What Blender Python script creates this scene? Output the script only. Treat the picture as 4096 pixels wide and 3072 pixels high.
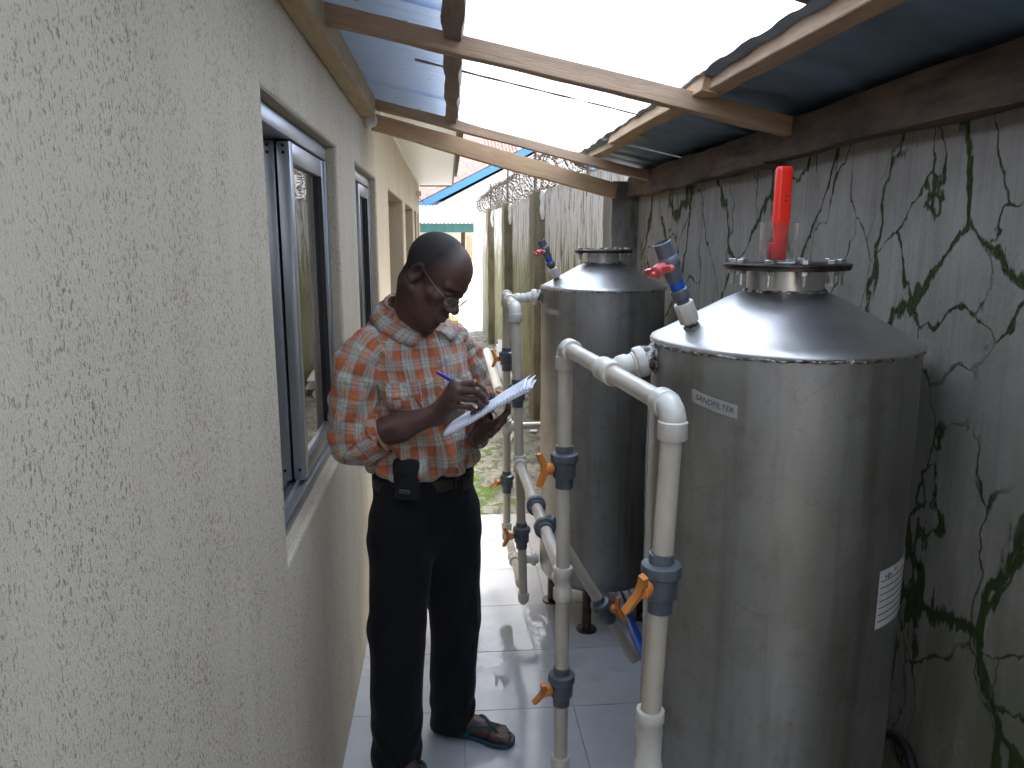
import bpy, bmesh, math, random
import numpy as np
from mathutils import Vector, Matrix
random.seed(7); rng = np.random.default_rng(7)
R = math.radians
for o in list(bpy.data.objects): bpy.data.objects.remove(o)
scene = bpy.context.scene
COL = scene.collection

# ------------------------------------------------------------------ camera
cam_d = bpy.data.cameras.new('camera'); cam = bpy.data.objects.new('camera', cam_d); COL.objects.link(cam)
cam_d.sensor_width = 36.0; cam_d.lens = 27.07; cam_d.clip_start = 0.02; cam_d.clip_end = 500
cam.location = (0, 0, 1.70); cam.rotation_euler = (R(90 - 10.772), 0, R(-4.704))
scene.camera = cam
# ------------------------------------------------------------------ sky, sun, exposure
SUN_EL, SUN_AZ = 64.0, 48.0          # azimuth from +Y towards +X
w = bpy.data.worlds.new('World'); scene.world = w; w.use_nodes = True
wn = w.node_tree; bg = wn.nodes['Background']
sky = wn.nodes.new('ShaderNodeTexSky'); sky.sky_type = 'NISHITA'; sky.sun_disc = False
sky.sun_elevation = R(SUN_EL); sky.sun_rotation = R(SUN_AZ); sky.air_density = 1.0; sky.dust_density = 6.0; sky.ozone_density = 1.0
hs = wn.nodes.new('ShaderNodeHueSaturation'); hs.inputs['Saturation'].default_value = 0.38   # thin bright cloud cover
wn.links.new(sky.outputs[0], hs.inputs['Color']); wn.links.new(hs.outputs[0], bg.inputs['Color'])
bg.inputs['Strength'].default_value = 0.15
sd = bpy.data.lights.new('sun', 'SUN'); sun = bpy.data.objects.new('sun', sd); COL.objects.link(sun)
sd.energy = 1.5; sd.angle = R(25); sd.color = (1.0, 0.97, 0.92)
sdir = Vector((math.cos(R(SUN_EL)) * math.sin(R(SUN_AZ)), math.cos(R(SUN_EL)) * math.cos(R(SUN_AZ)), math.sin(R(SUN_EL))))
sun.rotation_euler = sdir.to_track_quat('Z', 'Y').to_euler(); sun.location = (0, 0, 12)
vs = scene.view_settings; vs.view_transform = 'Standard'; vs.look = 'None'; vs.exposure = 2.15; vs.gamma = 1; vs.use_curve_mapping = False
cy = scene.cycles
cy.max_bounces = 10; cy.diffuse_bounces = 5; cy.glossy_bounces = 5; cy.transmission_bounces = 8; cy.transparent_max_bounces = 16
cy.caustics_reflective = False; cy.caustics_refractive = False; cy.sample_clamp_indirect = 6.0
cy.use_denoising = True; cy.blur_glossy = 0.5

# ------------------------------------------------------------------ material helper
class G:
    def __init__(s, name):
        s.m = bpy.data.materials.new(name); s.m.use_nodes = True; s.t = s.m.node_tree
        s.b = s.t.nodes['Principled BSDF']; s.out = s.t.nodes['Material Output']
    def n(s, typ, props=None, **kw):
        nd = s.t.nodes.new(typ)
        for k, v in (props or {}).items(): setattr(nd, k, v)
        for k, v in kw.items(): s.set(nd.inputs[k.replace('_', ' ')], v)
        return nd
    def set(s, inp, v):
        if isinstance(v, bpy.types.NodeSocket): s.t.links.new(v, inp)
        else:
            if isinstance(v, tuple) and len(v) == 3 and inp.type == 'RGBA': v = v + (1,)
            inp.default_value = v
    def pos(s): return s.n('ShaderNodeNewGeometry').outputs['Position']
    def obj(s): return s.n('ShaderNodeTexCoord').outputs['Object']
    def uv(s): return s.n('ShaderNodeTexCoord').outputs['UV']
    def map(s, vec, scale=(1, 1, 1), loc=(0, 0, 0), rot=(0, 0, 0)):
        return s.n('ShaderNodeMapping', None, Vector=vec, Scale=scale, Location=loc, Rotation=rot).outputs[0]
    def noise(s, vec, scale, detail=4, rough=.5, dist=0.0):
        return s.n('ShaderNodeTexNoise', None, Vector=vec, Scale=scale, Detail=detail, Roughness=rough, Distortion=dist).outputs['Fac']
    def noisec(s, vec, scale, detail=3):
        return s.n('ShaderNodeTexNoise', None, Vector=vec, Scale=scale, Detail=detail).outputs['Color']
    def vor(s, vec, scale, feature='F1', rand=1.0):
        return s.n('ShaderNodeTexVoronoi', {'feature': feature}, Vector=vec, Scale=scale, Randomness=rand).outputs['Distance']
    def ramp(s, fac, stops, interp='LINEAR'):
        nd = s.n('ShaderNodeValToRGB', None, Fac=fac); cr = nd.color_ramp; cr.interpolation = interp
        while len(cr.elements) < len(stops): cr.elements.new(0.5)
        for e, (p, c) in zip(cr.elements, stops):
            e.position = p; e.color = (c, c, c, 1) if isinstance(c, (int, float)) else tuple(c) + (1,)
        return nd.outputs['Color']
    def mix(s, fac, a, b, blend='MIX'):
        nd = s.n('ShaderNodeMix', {'data_type': 'RGBA', 'blend_type': blend})
        s.set(nd.inputs[0], fac); s.set(nd.inputs[6], a); s.set(nd.inputs[7], b); return nd.outputs[2]
    def ma(s, op, a, b=0.0, clamp=False):
        nd = s.n('ShaderNodeMath', {'operation': op, 'use_clamp': clamp}); s.set(nd.inputs[0], a); s.set(nd.inputs[1], b); return nd.outputs[0]
    def vadd(s, a, b):
        nd = s.n('ShaderNodeVectorMath', {'operation': 'ADD'}); s.set(nd.inputs[0], a); s.set(nd.inputs[1], b); return nd.outputs[0]
    def vscale(s, a, f):
        nd = s.n('ShaderNodeVectorMath', {'operation': 'SCALE'}); s.set(nd.inputs[0], a); nd.inputs['Scale'].default_value = f; return nd.outputs[0]
    def sep(s, vec):
        nd = s.n('ShaderNodeSeparateXYZ'); s.set(nd.inputs[0], vec); return nd.outputs
    def bump(s, h, strength=.5, dist=.01):
        nd = s.n('ShaderNodeBump', None, Height=h, Strength=strength, Distance=dist); s.set(s.b.inputs['Normal'], nd.outputs[0])
    def p(s, **kw):
        for k, v in kw.items(): s.set(s.b.inputs[k.replace('_', ' ')], v)
        return s
MAT = {}
def simple(name, col, rough=.5, metal=0.0, var=.12, scale=40, bump=0.0, spec=.5, dirt=None):
    g = G(name); v = g.obj()
    n1 = g.noise(v, scale, 4); c = g.mix(g.ramp(n1, [(.3, 0.0), (.7, 1.0)]), tuple(x * (1 - var) for x in col), tuple(min(1, x * (1 + var)) for x in col))
    if dirt: c = g.mix(g.ma('MULTIPLY', g.ramp(g.noise(g.map(v, (1, 1, .25)), scale * .5, 5, .65), [(.5, 0.0), (.75, 1.0)]), dirt[1]), c, dirt[0])
    g.p(Base_Color=c, Roughness=rough, Metallic=metal); g.b.inputs['Specular IOR Level'].default_value = spec
    if bump: g.bump(g.noise(v, scale * 2.5, 4), bump, .004)
    MAT[name] = g.m; return g.m

def build_materials():
    # rough-cast plaster, cream with brown specks in the pits
    g = G('plaster'); v = g.pos(); vs_ = g.map(v, (1, 1, .5))
    base = g.mix(g.ramp(g.noise(g.map(v, (1, 1, .35)), 1.6, 5, .6), [(.3, 0.0), (.7, 1.0)]), (.575, .50, .385), (.48, .41, .305))
    base = g.mix(g.ma('MULTIPLY', g.ramp(g.noise(g.map(v, (1, 1, .12)), 6, 5, .6), [(.5, 0.0), (.8, 1.0)]), .45), base, (.36, .285, .19))
    specks = g.ramp(g.noise(vs_, 255, 2, .5), [(.585, 0.0), (.65, 1.0)])
    specks2 = g.ramp(g.noise(g.map(v, (1, 1, .8), (5, 3, 1)), 430, 2, .5), [(.60, 0.0), (.69, .7)])
    clus = g.ramp(g.noise(g.map(v, (1, 1, .35)), 13, 4, .6), [(.32, .30), (.58, 1.0)])
    sp = g.ma('MULTIPLY', g.ma('MAXIMUM', specks, specks2), clus)
    g.p(Base_Color=g.mix(g.ma('MULTIPLY', sp, .72), base, (.16, .085, .035)), Roughness=.92)
    g.b.inputs['Specular IOR Level'].default_value = .2
    h = g.ma('SUBTRACT', g.ma('ADD', g.noise(vs_, 240, 3, .6), g.ma('MULTIPLY', g.noise(v, 420, 2), .4)), g.ma('MULTIPLY', sp, .5))
    g.bump(h, .55, .003); MAT['plaster'] = g.m
    # grey cement render with mossy cracks (boundary wall)
    g = G('cracked_render'); v = g.pos()
    dv = g.vadd(v, g.vscale(g.noisec(g.map(v, (1, 1, .8)), 3.2, 5), .34))
    e1 = g.vor(g.map(dv, (1, 1, .75)), 2.3, 'DISTANCE_TO_EDGE')
    e2 = g.vor(g.map(dv, (1, 1.1, .6), (3, 1, 7)), 4.3, 'DISTANCE_TO_EDGE')
    wm = g.ramp(g.noise(g.map(v, (1, 1, .7)), 3.3, 4, .6), [(.36, 0.0), (.62, 1.0)])
    drip = g.ramp(g.noise(g.map(v, (1, 1, .10)), 42, 3, .6), [(.42, 0.0), (.66, 1.0)])
    width = g.ma('ADD', g.ma('MULTIPLY', g.noise(v, 38, 4, .7), .014), g.ma('MULTIPLY', g.ma('MULTIPLY', wm, g.ma('ADD', .25, g.ma('MULTIPLY', drip, .75))), .056))
    def line(e, wd, soft=.011):
        d = g.ma('DIVIDE', g.ma('SUBTRACT', wd, e), soft); return g.ma('MAXIMUM', g.ma('MINIMUM', d, 1.0), 0.0)
    on1 = g.ramp(g.noise(v, 1.3, 2), [(.22, 0.0), (.30, 1.0)])
    on2 = g.ramp(g.noise(g.map(v, (1, 1, 1), (9, 2, 4)), 1.7, 2), [(.38, 0.0), (.44, 1.0)])
    c1 = g.ma('MULTIPLY', line(e1, width), on1); c2 = g.ma('MULTIPLY', line(e2, g.ma('MULTIPLY', width, .55)), on2)
    moss = g.ma('MAXIMUM', c1, c2)
    streak = g.ramp(g.noise(g.map(v, (1, 1, .06)), 16, 5, .65), [(.40, 0.0), (.75, 1.0)])
    fine = g.ramp(g.noise(g.map(v, (1, 1, .04)), 70, 3, .6), [(.52, 0.0), (.72, 1.0)])
    base = g.mix(g.ramp(g.noise(v, 2.2, 5, .6), [(.3, 0.0), (.7, 1.0)]), (.325, .30, .275), (.235, .215, .19))
    base = g.mix(g.ramp(g.noise(v, 5, 6, .7), [(.45, 0.0), (.72, .55)]), base, (.15, .14, .115))
    base = g.mix(g.ma('MULTIPLY', streak, .42), base, (.12, .112, .09))
    base = g.mix(g.ma('MULTIPLY', fine, .28), base, (.10, .098, .085))
    z = g.sep(v)[2]
    low = g.ma('MULTIPLY', g.ma('SUBTRACT', 1.0, g.n('ShaderNodeMapRange', None, Value=z, From_Min=.5, From_Max=1.75).outputs[0]), g.ramp(g.noise(g.map(v, (1, 1, .25)), 8, 5, .65), [(.35, .25), (.62, 1.0)]))
    base = g.mix(g.ma('MULTIPLY', low, .9), base, (.085, .088, .036))
    mc = g.mix(g.noise(v, 60, 3), (.011, .017, .005), (.044, .070, .014))
    g.p(Base_Color=g.mix(moss, base, mc), Roughness=.9); g.b.inputs['Specular IOR Level'].default_value = .25
    g.bump(g.ma('ADD', g.ma('MULTIPLY', g.noise(v, 90, 4), .35), g.ma('MULTIPLY', moss, g.noise(v, 160, 2))), .7, .012); MAT['cracked_render'] = g.m
    # whitewashed fence wall with green algae runs
    g = G('algae_whitewash'); v = g.pos(); z = g.sep(v)[2]
    n1 = g.noise(g.map(v, (1, 1, .10)), 13, 3, .5, .5)
    runs = g.ma('SUBTRACT', 1.0, g.ramp(g.ma('ABSOLUTE', g.ma('SUBTRACT', n1, .5)), [(.012, 0.0), (.026, 1.0)]))
    runs = g.ma('MULTIPLY', runs, g.ramp(g.noise(g.map(v, (1, 1, .4)), 9, 3), [(.38, 0.0), (.5, 1.0)]))
    hgt = g.n('ShaderNodeMapRange', None, Value=z, From_Min=1.0, From_Max=1.85).outputs[0]
    edge = g.ma('ADD', hgt, g.ma('MULTIPLY', g.ma('SUBTRACT', g.noise(g.map(v, (1, 1, .13)), 14, 5, .6), .5), 2.4))
    low = g.ma('SUBTRACT', 1.0, g.ramp(edge, [(.38, 0.0), (.80, 1.0)]))
    alg = g.mix(g.noise(g.map(v, (1, 1, .08)), 22, 4, .6), (.12, .13, .05), (.34, .335, .21))
    alg = g.mix(g.ramp(g.noise(g.map(v, (1, 1, .12)), 13, 4), [(.55, 0.0), (.75, 1.0)]), alg, (.10, .15, .025))
    white = g.mix(g.noise(v, 5, 4), (.62, .62, .63), (.72, .72, .75))
    c = g.mix(low, white, alg); c = g.mix(runs, c, g.mix(g.noise(v, 30, 2), (.028, .036, .012), (.115, .14, .02)))
    top = g.ramp(g.ma('ADD', g.n('ShaderNodeMapRange', None, Value=z, From_Min=1.88, From_Max=2.16).outputs[0], g.ma('MULTIPLY', g.ma('SUBTRACT', g.noise(g.map(v, (1, 1, .2)), 26, 3), .5), 1.5)), [(.75, 0.0), (.95, 1.0)])
    c = g.mix(g.ma('MULTIPLY', top, .6), c, (.19, .19, .06))
    g.p(Base_Color=c, Roughness=.85); g.bump(g.noise(v, 45, 4), .5, .01); MAT['algae_whitewash'] = g.m
    # mossy cement columns
    g = G('mossy_cement'); v = g.pos()
    c = g.mix(g.ramp(g.noise(g.map(v, (1, 1, .25)), 8, 5, .65), [(.35, 0.0), (.65, 1.0)]), (.16, .145, .095), (.27, .25, .19))
    c = g.mix(g.ramp(g.noise(g.map(v, (1, 1, .4)), 6, 5, .7), [(.52, 0.0), (.68, .8)]), c, (.085, .105, .02))
    c = g.mix(g.ramp(g.noise(v, 60, 3), [(.6, 0.0), (.7, .6)]), c, (.09, .075, .04))
    g.p(Base_Color=c, Roughness=.95); g.bump(g.noise(v, 70, 4), .7, .01); MAT['mossy_cement'] = g.m
    # dark stained cement pillar
    g = G('stained_cement'); v = g.pos()
    c = g.mix(g.ramp(g.noise(g.map(v, (1, 1, .3)), 6, 5, .65), [(.35, 0.0), (.7, 1.0)]), (.22, .21, .19), (.12, .112, .095))
    c = g.mix(g.ramp(g.noise(g.map(v, (1, 1, .3)), 9, 5, .7), [(.56, 0.0), (.7, .8)]), c, (.05, .055, .02))
    g.p(Base_Color=c, Roughness=.92); g.bump(g.noise(v, 60, 4), .6, .008); MAT['stained_cement'] = g.m
    # ceramic floor tile, partly wet
    g = G('floor_tile'); v = g.pos(); xyz = g.sep(v)
    y = xyz[1]
    far = g.n('ShaderNodeMapRange', None, Value=y, From_Min=2.45, From_Max=3.25).outputs[0]
    edge = g.ma('ADD', far, g.ma('MULTIPLY', g.ma('SUBTRACT', g.noise(v, 3.2, 4, .6), .5), 1.5))
    wet = g.ramp(edge, [(.50, 0.0), (.56, 1.0)])
    wx = g.ma('SUBTRACT', xyz[0], .165); wy = g.ma('SUBTRACT', y, 2.72)
    rr = g.ma('SQRT', g.ma('ADD', g.ma('MULTIPLY', wx, wx), g.ma('MULTIPLY', wy, wy)))
    rr = g.ma('ADD', rr, g.ma('MULTIPLY', g.ma('SUBTRACT', g.noise(v, 28, 3), .5), .05))
    pud = g.ma('SUBTRACT', 1.0, g.ramp(rr, [(.044, 0.0), (.05, 1.0)]))
    wet = g.ma('MAXIMUM', wet, pud)
    oi = g.n('ShaderNodeObjectInfo').outputs['Random']
    base = g.mix(g.ramp(g.noise(v, 7, 5, .6), [(.3, 0.0), (.75, 1.0)]), (.49, .50, .52), (.41, .415, .425))
    base = g.mix(g.ma('MULTIPLY', oi, .16), base, (.36, .355, .35))
    base = g.mix(g.ramp(g.noise(v, 34, 5, .7), [(.60, 0.0), (.72, .45)]), base, (.25, .235, .21))
    base = g.mix(g.ma('MULTIPLY', wet, .35), base, (.30, .30, .30))
    g.p(Base_Color=base, Roughness=g.mix(wet, g.ramp(g.noise(v, 9, 4), [(.3, .12), (.7, .24)]), (.02, .02, .02)))
    rip = g.ma('MULTIPLY', g.ma('MULTIPLY', wet, g.ramp(g.noise(v, 4.5, 2), [(.48, 0.0), (.6, 1.0)])), g.noise(g.map(v, (1, .7, 1)), 42, 3, .55))
    g.bump(rip, .25, .006); MAT['floor_tile'] = g.m
    simple('grout', (.29, .285, .275), .9, bump=.5)
    # mossy cement passage
    g = G('mossy_ground'); v = g.pos()
    c = g.mix(g.ramp(g.noise(v, 3.5, 6, .65), [(.35, 0.0), (.65, 1.0)]), (.20, .195, .165), (.44, .42, .365))
    c = g.mix(g.ramp(g.noise(g.map(v, (1, .5, 1)), 11, 6, .7), [(.48, 0.0), (.60, .9)]), c, (.10, .105, .075))
    c = g.mix(g.ramp(g.noise(v, 75, 4, .65), [(.56, 0.0), (.64, .8)]), c, (.07, .065, .045))
    xs = g.sep(v)
    band = g.ma('SUBTRACT', 1.0, g.ramp(g.ma('ABSOLUTE', g.ma('SUBTRACT', xs[0], .16)), [(.03, 0.0), (.36, 1.0)]))
    mm = g.ma('ADD', g.noise(v, 5.5, 5, .65), g.ma('MULTIPLY', band, .17))
    nearm = g.n('ShaderNodeMapRange', None, Value=xs[1], From_Min=7.6, From_Max=6.0).outputs[0]
    c = g.mix(g.ma('MULTIPLY', g.ramp(mm, [(.63, 0.0), (.68, 1.0)]), nearm), c, g.mix(g.noise(v, 50, 3), (.05, .10, .012), (.13, .21, .03)))
    c = g.mix(g.ma('MULTIPLY', g.ramp(g.noise(v, 3.1, 4), [(.5, 0.0), (.62, .6)]), g.n('ShaderNodeMapRange', None, Value=xs[1], From_Min=5.8, From_Max=7.5).outputs[0]), c, (.12, .16, .085))
    g.p(Base_Color=c, Roughness=.88); g.bump(g.noise(v, 28, 6, .7), .9, .03); MAT['mossy_ground'] = g.m
    # pale sand
    g = G('sand'); v = g.pos()
    c = g.mix(g.noise(v, 1.8, 6, .7), (.60, .57, .51), (.76, .74, .70))
    c = g.mix(g.ramp(g.noise(g.map(v, (1, .6, 1)), 9, 5, .7), [(.58, 0.0), (.66, .85)]), c, (.22, .21, .16))
    g.p(Base_Color=c, Roughness=.95); g.bump(g.noise(v, 9, 6, .65), .9, .08); MAT['sand'] = g.m
    # stainless steel
    g = G('stainless_steel'); v = g.obj(); 
    st = g.ramp(g.noise(g.map(v, (1, 1, .35)), 5.5, 6, .65), [(.35, 0.0), (.68, 1.0)])
    c = g.mix(st, (.40, .395, .385), (.285, .275, .258))
    c = g.mix(g.ramp(g.noise(v, 8, 5, .7), [(.52, 0.0), (.72, .55)]), c, (.20, .175, .14))
    c = g.mix(g.ramp(g.noise(g.map(v, (1, 1, .05)), 22, 4, .6), [(.52, 0.0), (.72, .5)]), c, (.16, .135, .105))
    scr = g.ma('SUBTRACT', 1.0, g.ramp(g.ma('ABSOLUTE', g.ma('SUBTRACT', g.noise(g.map(v, (1, 1, 2.2)), 7, 2, .4, 1.2), .5)), [(.001, 0.0), (.004, 1.0)]))
    c = g.mix(g.ma('MULTIPLY', scr, .4), c, (.16, .14, .12))
    g.p(Base_Color=c, Metallic=1.0, Roughness=g.ramp(g.noise(g.map(v, (1, 1, .3)), 9, 5, .6), [(.3, .44), (.7, .60)]), Anisotropic=.1)
    g.bump(g.ma('ADD', g.noise(g.map(v, (1, 1, .5)), 5, 3), g.ma('MULTIPLY', g.noise(v, 130, 3), .02)), .12, .03); MAT['stainless_steel'] = g.m
    g = G('dome_steel'); v = g.obj()
    c = g.mix(g.ramp(g.noise(v, 6, 5, .65), [(.35, 0.0), (.7, 1.0)]), (.66, .65, .63), (.50, .485, .455))
    g.p(Base_Color=c, Metallic=1.0, Roughness=g.ramp(g.noise(v, 8, 5, .6), [(.3, .34), (.7, .46)])); g.bump(g.noise(v, 6, 3), .10, .03); MAT['dome_steel'] = g.m
    g = G('weld_steel'); v = g.obj()
    g.p(Base_Color=g.mix(g.ramp(g.noise(v, 60, 3), [(.4, 0.0), (.6, 1.0)]), (.55, .54, .53), (.12, .09, .07)), Metallic=1.0, Roughness=.3); g.bump(g.noise(v, 120, 3), 1.0, .01); MAT['weld_steel'] = g.m
    simple('dark_steel', (.10, .085, .075), .45, 1.0, .4, 30, .3)
    simple('galvanised', (.50, .51, .50), .4, 1.0, .25, 60, .2)
    simple('cream_pvc', (.56, .505, .415), .30, var=.07, scale=14, spec=.5, dirt=((.30, .22, .14), .5))
    simple('white_pvc', (.61, .58, .51), .32, var=.05, scale=25, dirt=((.36, .32, .26), .4))
    simple('grey_pvc', (.095, .110, .128), .35, var=.12, scale=30)
    simple('orange_plastic', (.72, .255, .055), .38, var=.1, scale=40, dirt=((.40, .14, .04), .5))
    simple('red_plastic', (.62, .10, .10), .4, var=.15, scale=40)
    simple('meter_red', (.80, .025, .012), .32, var=.05)
    simple('blue_plastic', (.010, .075, .40), .35, var=.15)
    simple('blue_pipe', (.012, .085, .42), .3, var=.15)
    simple('ink', (.03, .035, .06), .8)
    simple('black_rubber', (.012, .012, .012), .5)
    simple('black_void', (.004, .004, .004), .9)
    # timber
    def timber(name, a, b, dark, amt):
        g = G(name); v = g.obj(); oi = g.n('ShaderNodeObjectInfo').outputs['Random']
        vv = g.vadd(v, g.n('ShaderNodeCombineXYZ', None, X=g.ma('MULTIPLY', oi, 9.0), Y=g.ma('MULTIPLY', oi, 5.0)).outputs[0])
        gr = g.noise(g.map(vv, (.9, 16, 16)), 5, 5, .6, .6)
        c = g.mix(g.ramp(gr, [(.3, 0.0), (.7, 1.0)]), a, b)
        c = g.mix(g.ma('MULTIPLY', g.ramp(g.noise(g.map(vv, (1, 3, 3)), 4.5, 5, .65), [(.42, 0.0), (.7, 1.0)]), amt), c, dark)
        g.p(Base_Color=c, Roughness=.8); g.b.inputs['Specular IOR Level'].default_value = .3
        g.bump(g.ma('ADD', gr, g.noise(g.map(vv, (2, 30, 30)), 12, 3)), .5, .003); MAT[name] = g.m
    timber('timber', (.47, .32, .205), (.37, .24, .15), (.22, .145, .095), .5)
    timber('timber_fresh', (.56, .38, .225), (.46, .29, .155), (.28, .17, .10), .45)
    timber('timber_grey', (.28, .21, .155), (.20, .145, .105), (.10, .07, .05), .6)
    timber('timber_pale', (.48, .375, .225), (.40, .295, .165), (.24, .165, .10), .45)
    timber('timber_rotten', (.135, .085, .058), (.085, .055, .04), (.020, .016, .014), .95)
    # translucent corrugated roof sheet
    g = G('translucent_sheet'); v = g.pos()
    dirt = g.ma('MULTIPLY', g.ramp(g.noise(g.map(v, (.6, 3, 1)), 7, 5, .65), [(.5, 0.0), (.75, 1.0)]), .35)
    dots = g.ramp(g.noise(g.map(v, (.35, 1, 1)), 34, 2), [(.70, 0.0), (.74, .7)])
    tint = g.mix(dirt, (.66, .79, 1.0), (.48, .58, .76)); tint = g.mix(dots, tint, (.16, .15, .15))
    tr = g.n('ShaderNodeBsdfTranslucent', None, Color=tint); tp = g.n('ShaderNodeBsdfTransparent', None, Color=tint)
    df = g.n('ShaderNodeBsdfDiffuse', None, Color=tint); gl = g.n('ShaderNodeBsdfGlossy', None, Color=(1, 1, 1), Roughness=.25)
    m1 = g.n('ShaderNodeMixShader', None, Fac=.14); g.t.links.new(tr.outputs[0], m1.inputs[1]); g.t.links.new(tp.outputs[0], m1.inputs[2])
    m2 = g.n('ShaderNodeMixShader', None, Fac=.20); g.t.links.new(m1.outputs[0], m2.inputs[1]); g.t.links.new(df.outputs[0], m2.inputs[2])
    m3 = g.n('ShaderNodeMixShader', None, Fac=g.ma('MULTIPLY', g.n('ShaderNodeFresnel', None, IOR=1.4).outputs[0], .35)); g.t.links.new(m2.outputs[0], m3.inputs[1]); g.t.links.new(gl.outputs[0], m3.inputs[2])
    g.t.links.new(m3.outputs[0], g.out.inputs['Surface']); MAT['translucent_sheet'] = g.m
    g = G('lap_grime'); v = g.pos(); g.p(Base_Color=g.mix(g.noise(v, 40, 3), (.10, .07, .055), (.26, .20, .17)), Roughness=.9); MAT['lap_grime'] = g.m
    simple('blue_metal', (.17, .245, .33), .40, .35, .15, 6, dirt=((.05, .06, .07), .6))
    simple('aluminium', (.28, .29, .305), .34, .75, .06, 20)
    g = G('window_glass'); g.p(Base_Color=(.010, .012, .013), Roughness=.015, IOR=1.62); g.b.inputs['Specular IOR Level'].default_value = .9
    g.bump(g.noise(g.pos(), 2.5, 1), .02, .05); MAT['window_glass'] = g.m
    g = G('clear_glass'); g.p(Base_Color=(.98, 1, .99), Roughness=.0, IOR=1.45); g.b.inputs['Transmission Weight'].default_value = 1.0; MAT['clear_glass'] = g.m
    g = G('water'); g.p(Base_Color=(.97, .99, .97), Roughness=.0, IOR=1.33); g.b.inputs['Transmission Weight'].default_value = 1.0; MAT['water'] = g.m
    g = G('lens_glass')
    tp = g.n('ShaderNodeBsdfTransparent', None, Color=(.92, .93, .92)); gl = g.n('ShaderNodeBsdfGlossy', None, Color=(1, 1, 1), Roughness=.02)
    mx = g.n('ShaderNodeMixShader', None, Fac=g.ma('ADD', g.ma('MULTIPLY', g.n('ShaderNodeFresnel', None, IOR=1.5).outputs[0], .9), .05)); g.t.links.new(tp.outputs[0], mx.inputs[1]); g.t.links.new(gl.outputs[0], mx.inputs[2])
    g.t.links.new(mx.outputs[0], g.out.inputs['Surface']); MAT['lens_glass'] = g.m
    g = G('clear_vinyl')
    tp = g.n('ShaderNodeBsdfTransparent', None, Color=(.90, .91, .91)); gl = g.n('ShaderNodeBsdfGlossy', None, Color=(1, 1, 1), Roughness=.08); df = g.n('ShaderNodeBsdfDiffuse', None, Color=(.7, .7, .7))
    mx = g.n('ShaderNodeMixShader', None, Fac=g.ma('ADD', g.ma('MULTIPLY', g.n('ShaderNodeFresnel', None, IOR=1.45).outputs[0], .6), .04)); g.t.links.new(tp.outputs[0], mx.inputs[1]); g.t.links.new(gl.outputs[0], mx.inputs[2])
    m2 = g.n('ShaderNodeMixShader', None, Fac=.12); g.t.links.new(mx.outputs[0], m2.inputs[1]); g.t.links.new(df.outputs[0], m2.inputs[2])
    g.t.links.new(m2.outputs[0], g.out.inputs['Surface']); MAT['clear_vinyl'] = g.m
    g = G('thin_glass')
    tp = g.n('ShaderNodeBsdfTransparent', None, Color=(.95, .96, .95)); gl = g.n('ShaderNodeBsdfGlossy', None, Color=(1, 1, 1), Roughness=.03); df = g.n('ShaderNodeBsdfTranslucent', None, Color=(.85, .86, .84))
    mx = g.n('ShaderNodeMixShader', None, Fac=g.ma('MULTIPLY', g.n('ShaderNodeFresnel', None, IOR=1.35).outputs[0], .35)); g.t.links.new(tp.outputs[0], mx.inputs[1]); g.t.links.new(gl.outputs[0], mx.inputs[2])
    m2 = g.n('ShaderNodeMixShader', None, Fac=g.ma('ADD', .02, g.ma('MULTIPLY', g.n('ShaderNodeLayerWeight', None, Blend=.25).outputs['Facing'], .25))); g.t.links.new(mx.outputs[0], m2.inputs[1]); g.t.links.new(df.outputs[0], m2.inputs[2])
    g.t.links.new(m2.outputs[0], g.out.inputs['Surface']); MAT['thin_glass'] = g.m
    simple('soffit_pvc', (.74, .735, .70), .4, var=.04, scale=6)
    simple('fascia', (.10, .095, .085), .6)
    simple('house_roof', (.20, .12, .10), .6, .2)
    simple('interior', (.10, .09, .08), .9)
    simple('white_wall', (.80, .80, .79), .8, scale=4, var=.06)
    simple('cream_wall', (.62, .58, .50), .85, scale=4, var=.08)
    simple('zinc', (.72, .73, .74), .45, .0, .08, 6)
    simple('green_metal', (.035, .13, .125), .5, var=.2, scale=5)
    g = G('red_roof'); v = g.obj()
    g.p(Base_Color=g.mix(g.ramp(g.noise(g.map(v, (3, 1, 1)), 6, 5, .7), [(.45, 0.0), (.6, 1.0)]), (.105, .040, .034), (.20, .12, .11)), Roughness=.7); MAT['red_roof'] = g.m
    simple('blue_paint', (.07, .25, .62), .5)
    simple('yellow_plastic', (.85, .52, .01), .4)
    simple('rusty_wire', (.085, .066, .060), .7, .3, .3, 12)
    simple('paper_tape', (.30, .29, .27), .6, var=.08, scale=60)
    simple('plate_white', (.56, .56, .54), .5, var=.06)
    # person
    g = G('skin'); v = g.obj()
    at = g.n('ShaderNodeAttribute', {'attribute_name': 'hair'}).outputs['Fac']
    pal = g.n('ShaderNodeAttribute', {'attribute_name': 'pale'}).outputs['Fac']
    c = g.mix(g.noise(v, 28, 5, .6), (.070, .034, .025), (.098, .049, .035))
    c = g.mix(pal, c, (.20, .105, .08))
    c = g.mix(at, c, (.024, .016, .014))
    g.p(Base_Color=c, Roughness=g.mix(at, g.ramp(g.noise(v, 90, 3), [(.3, .38), (.7, .50)]), (.78, .78, .78))); g.set(g.b.inputs['Specular IOR Level'], g.ma('SUBTRACT', .5, g.ma('MULTIPLY', at, .22)))
    g.b.inputs['Subsurface Weight'].default_value = .08; g.b.inputs['Subsurface Radius'].default_value = (.01, .004, .002); g.b.inputs['Subsurface Scale'].default_value = .5
    g.bump(g.noise(v, 420, 3), .15, .001); MAT['skin'] = g.m
    g = G('hair'); v = g.obj(); g.p(Base_Color=g.mix(g.noise(v, 500, 2), (.014, .010, .009), (.034, .026, .023)), Roughness=.75); g.b.inputs['Specular IOR Level'].default_value = .3
    g.bump(g.noise(v, 650, 2), .8, .002); MAT['hair'] = g.m
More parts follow.
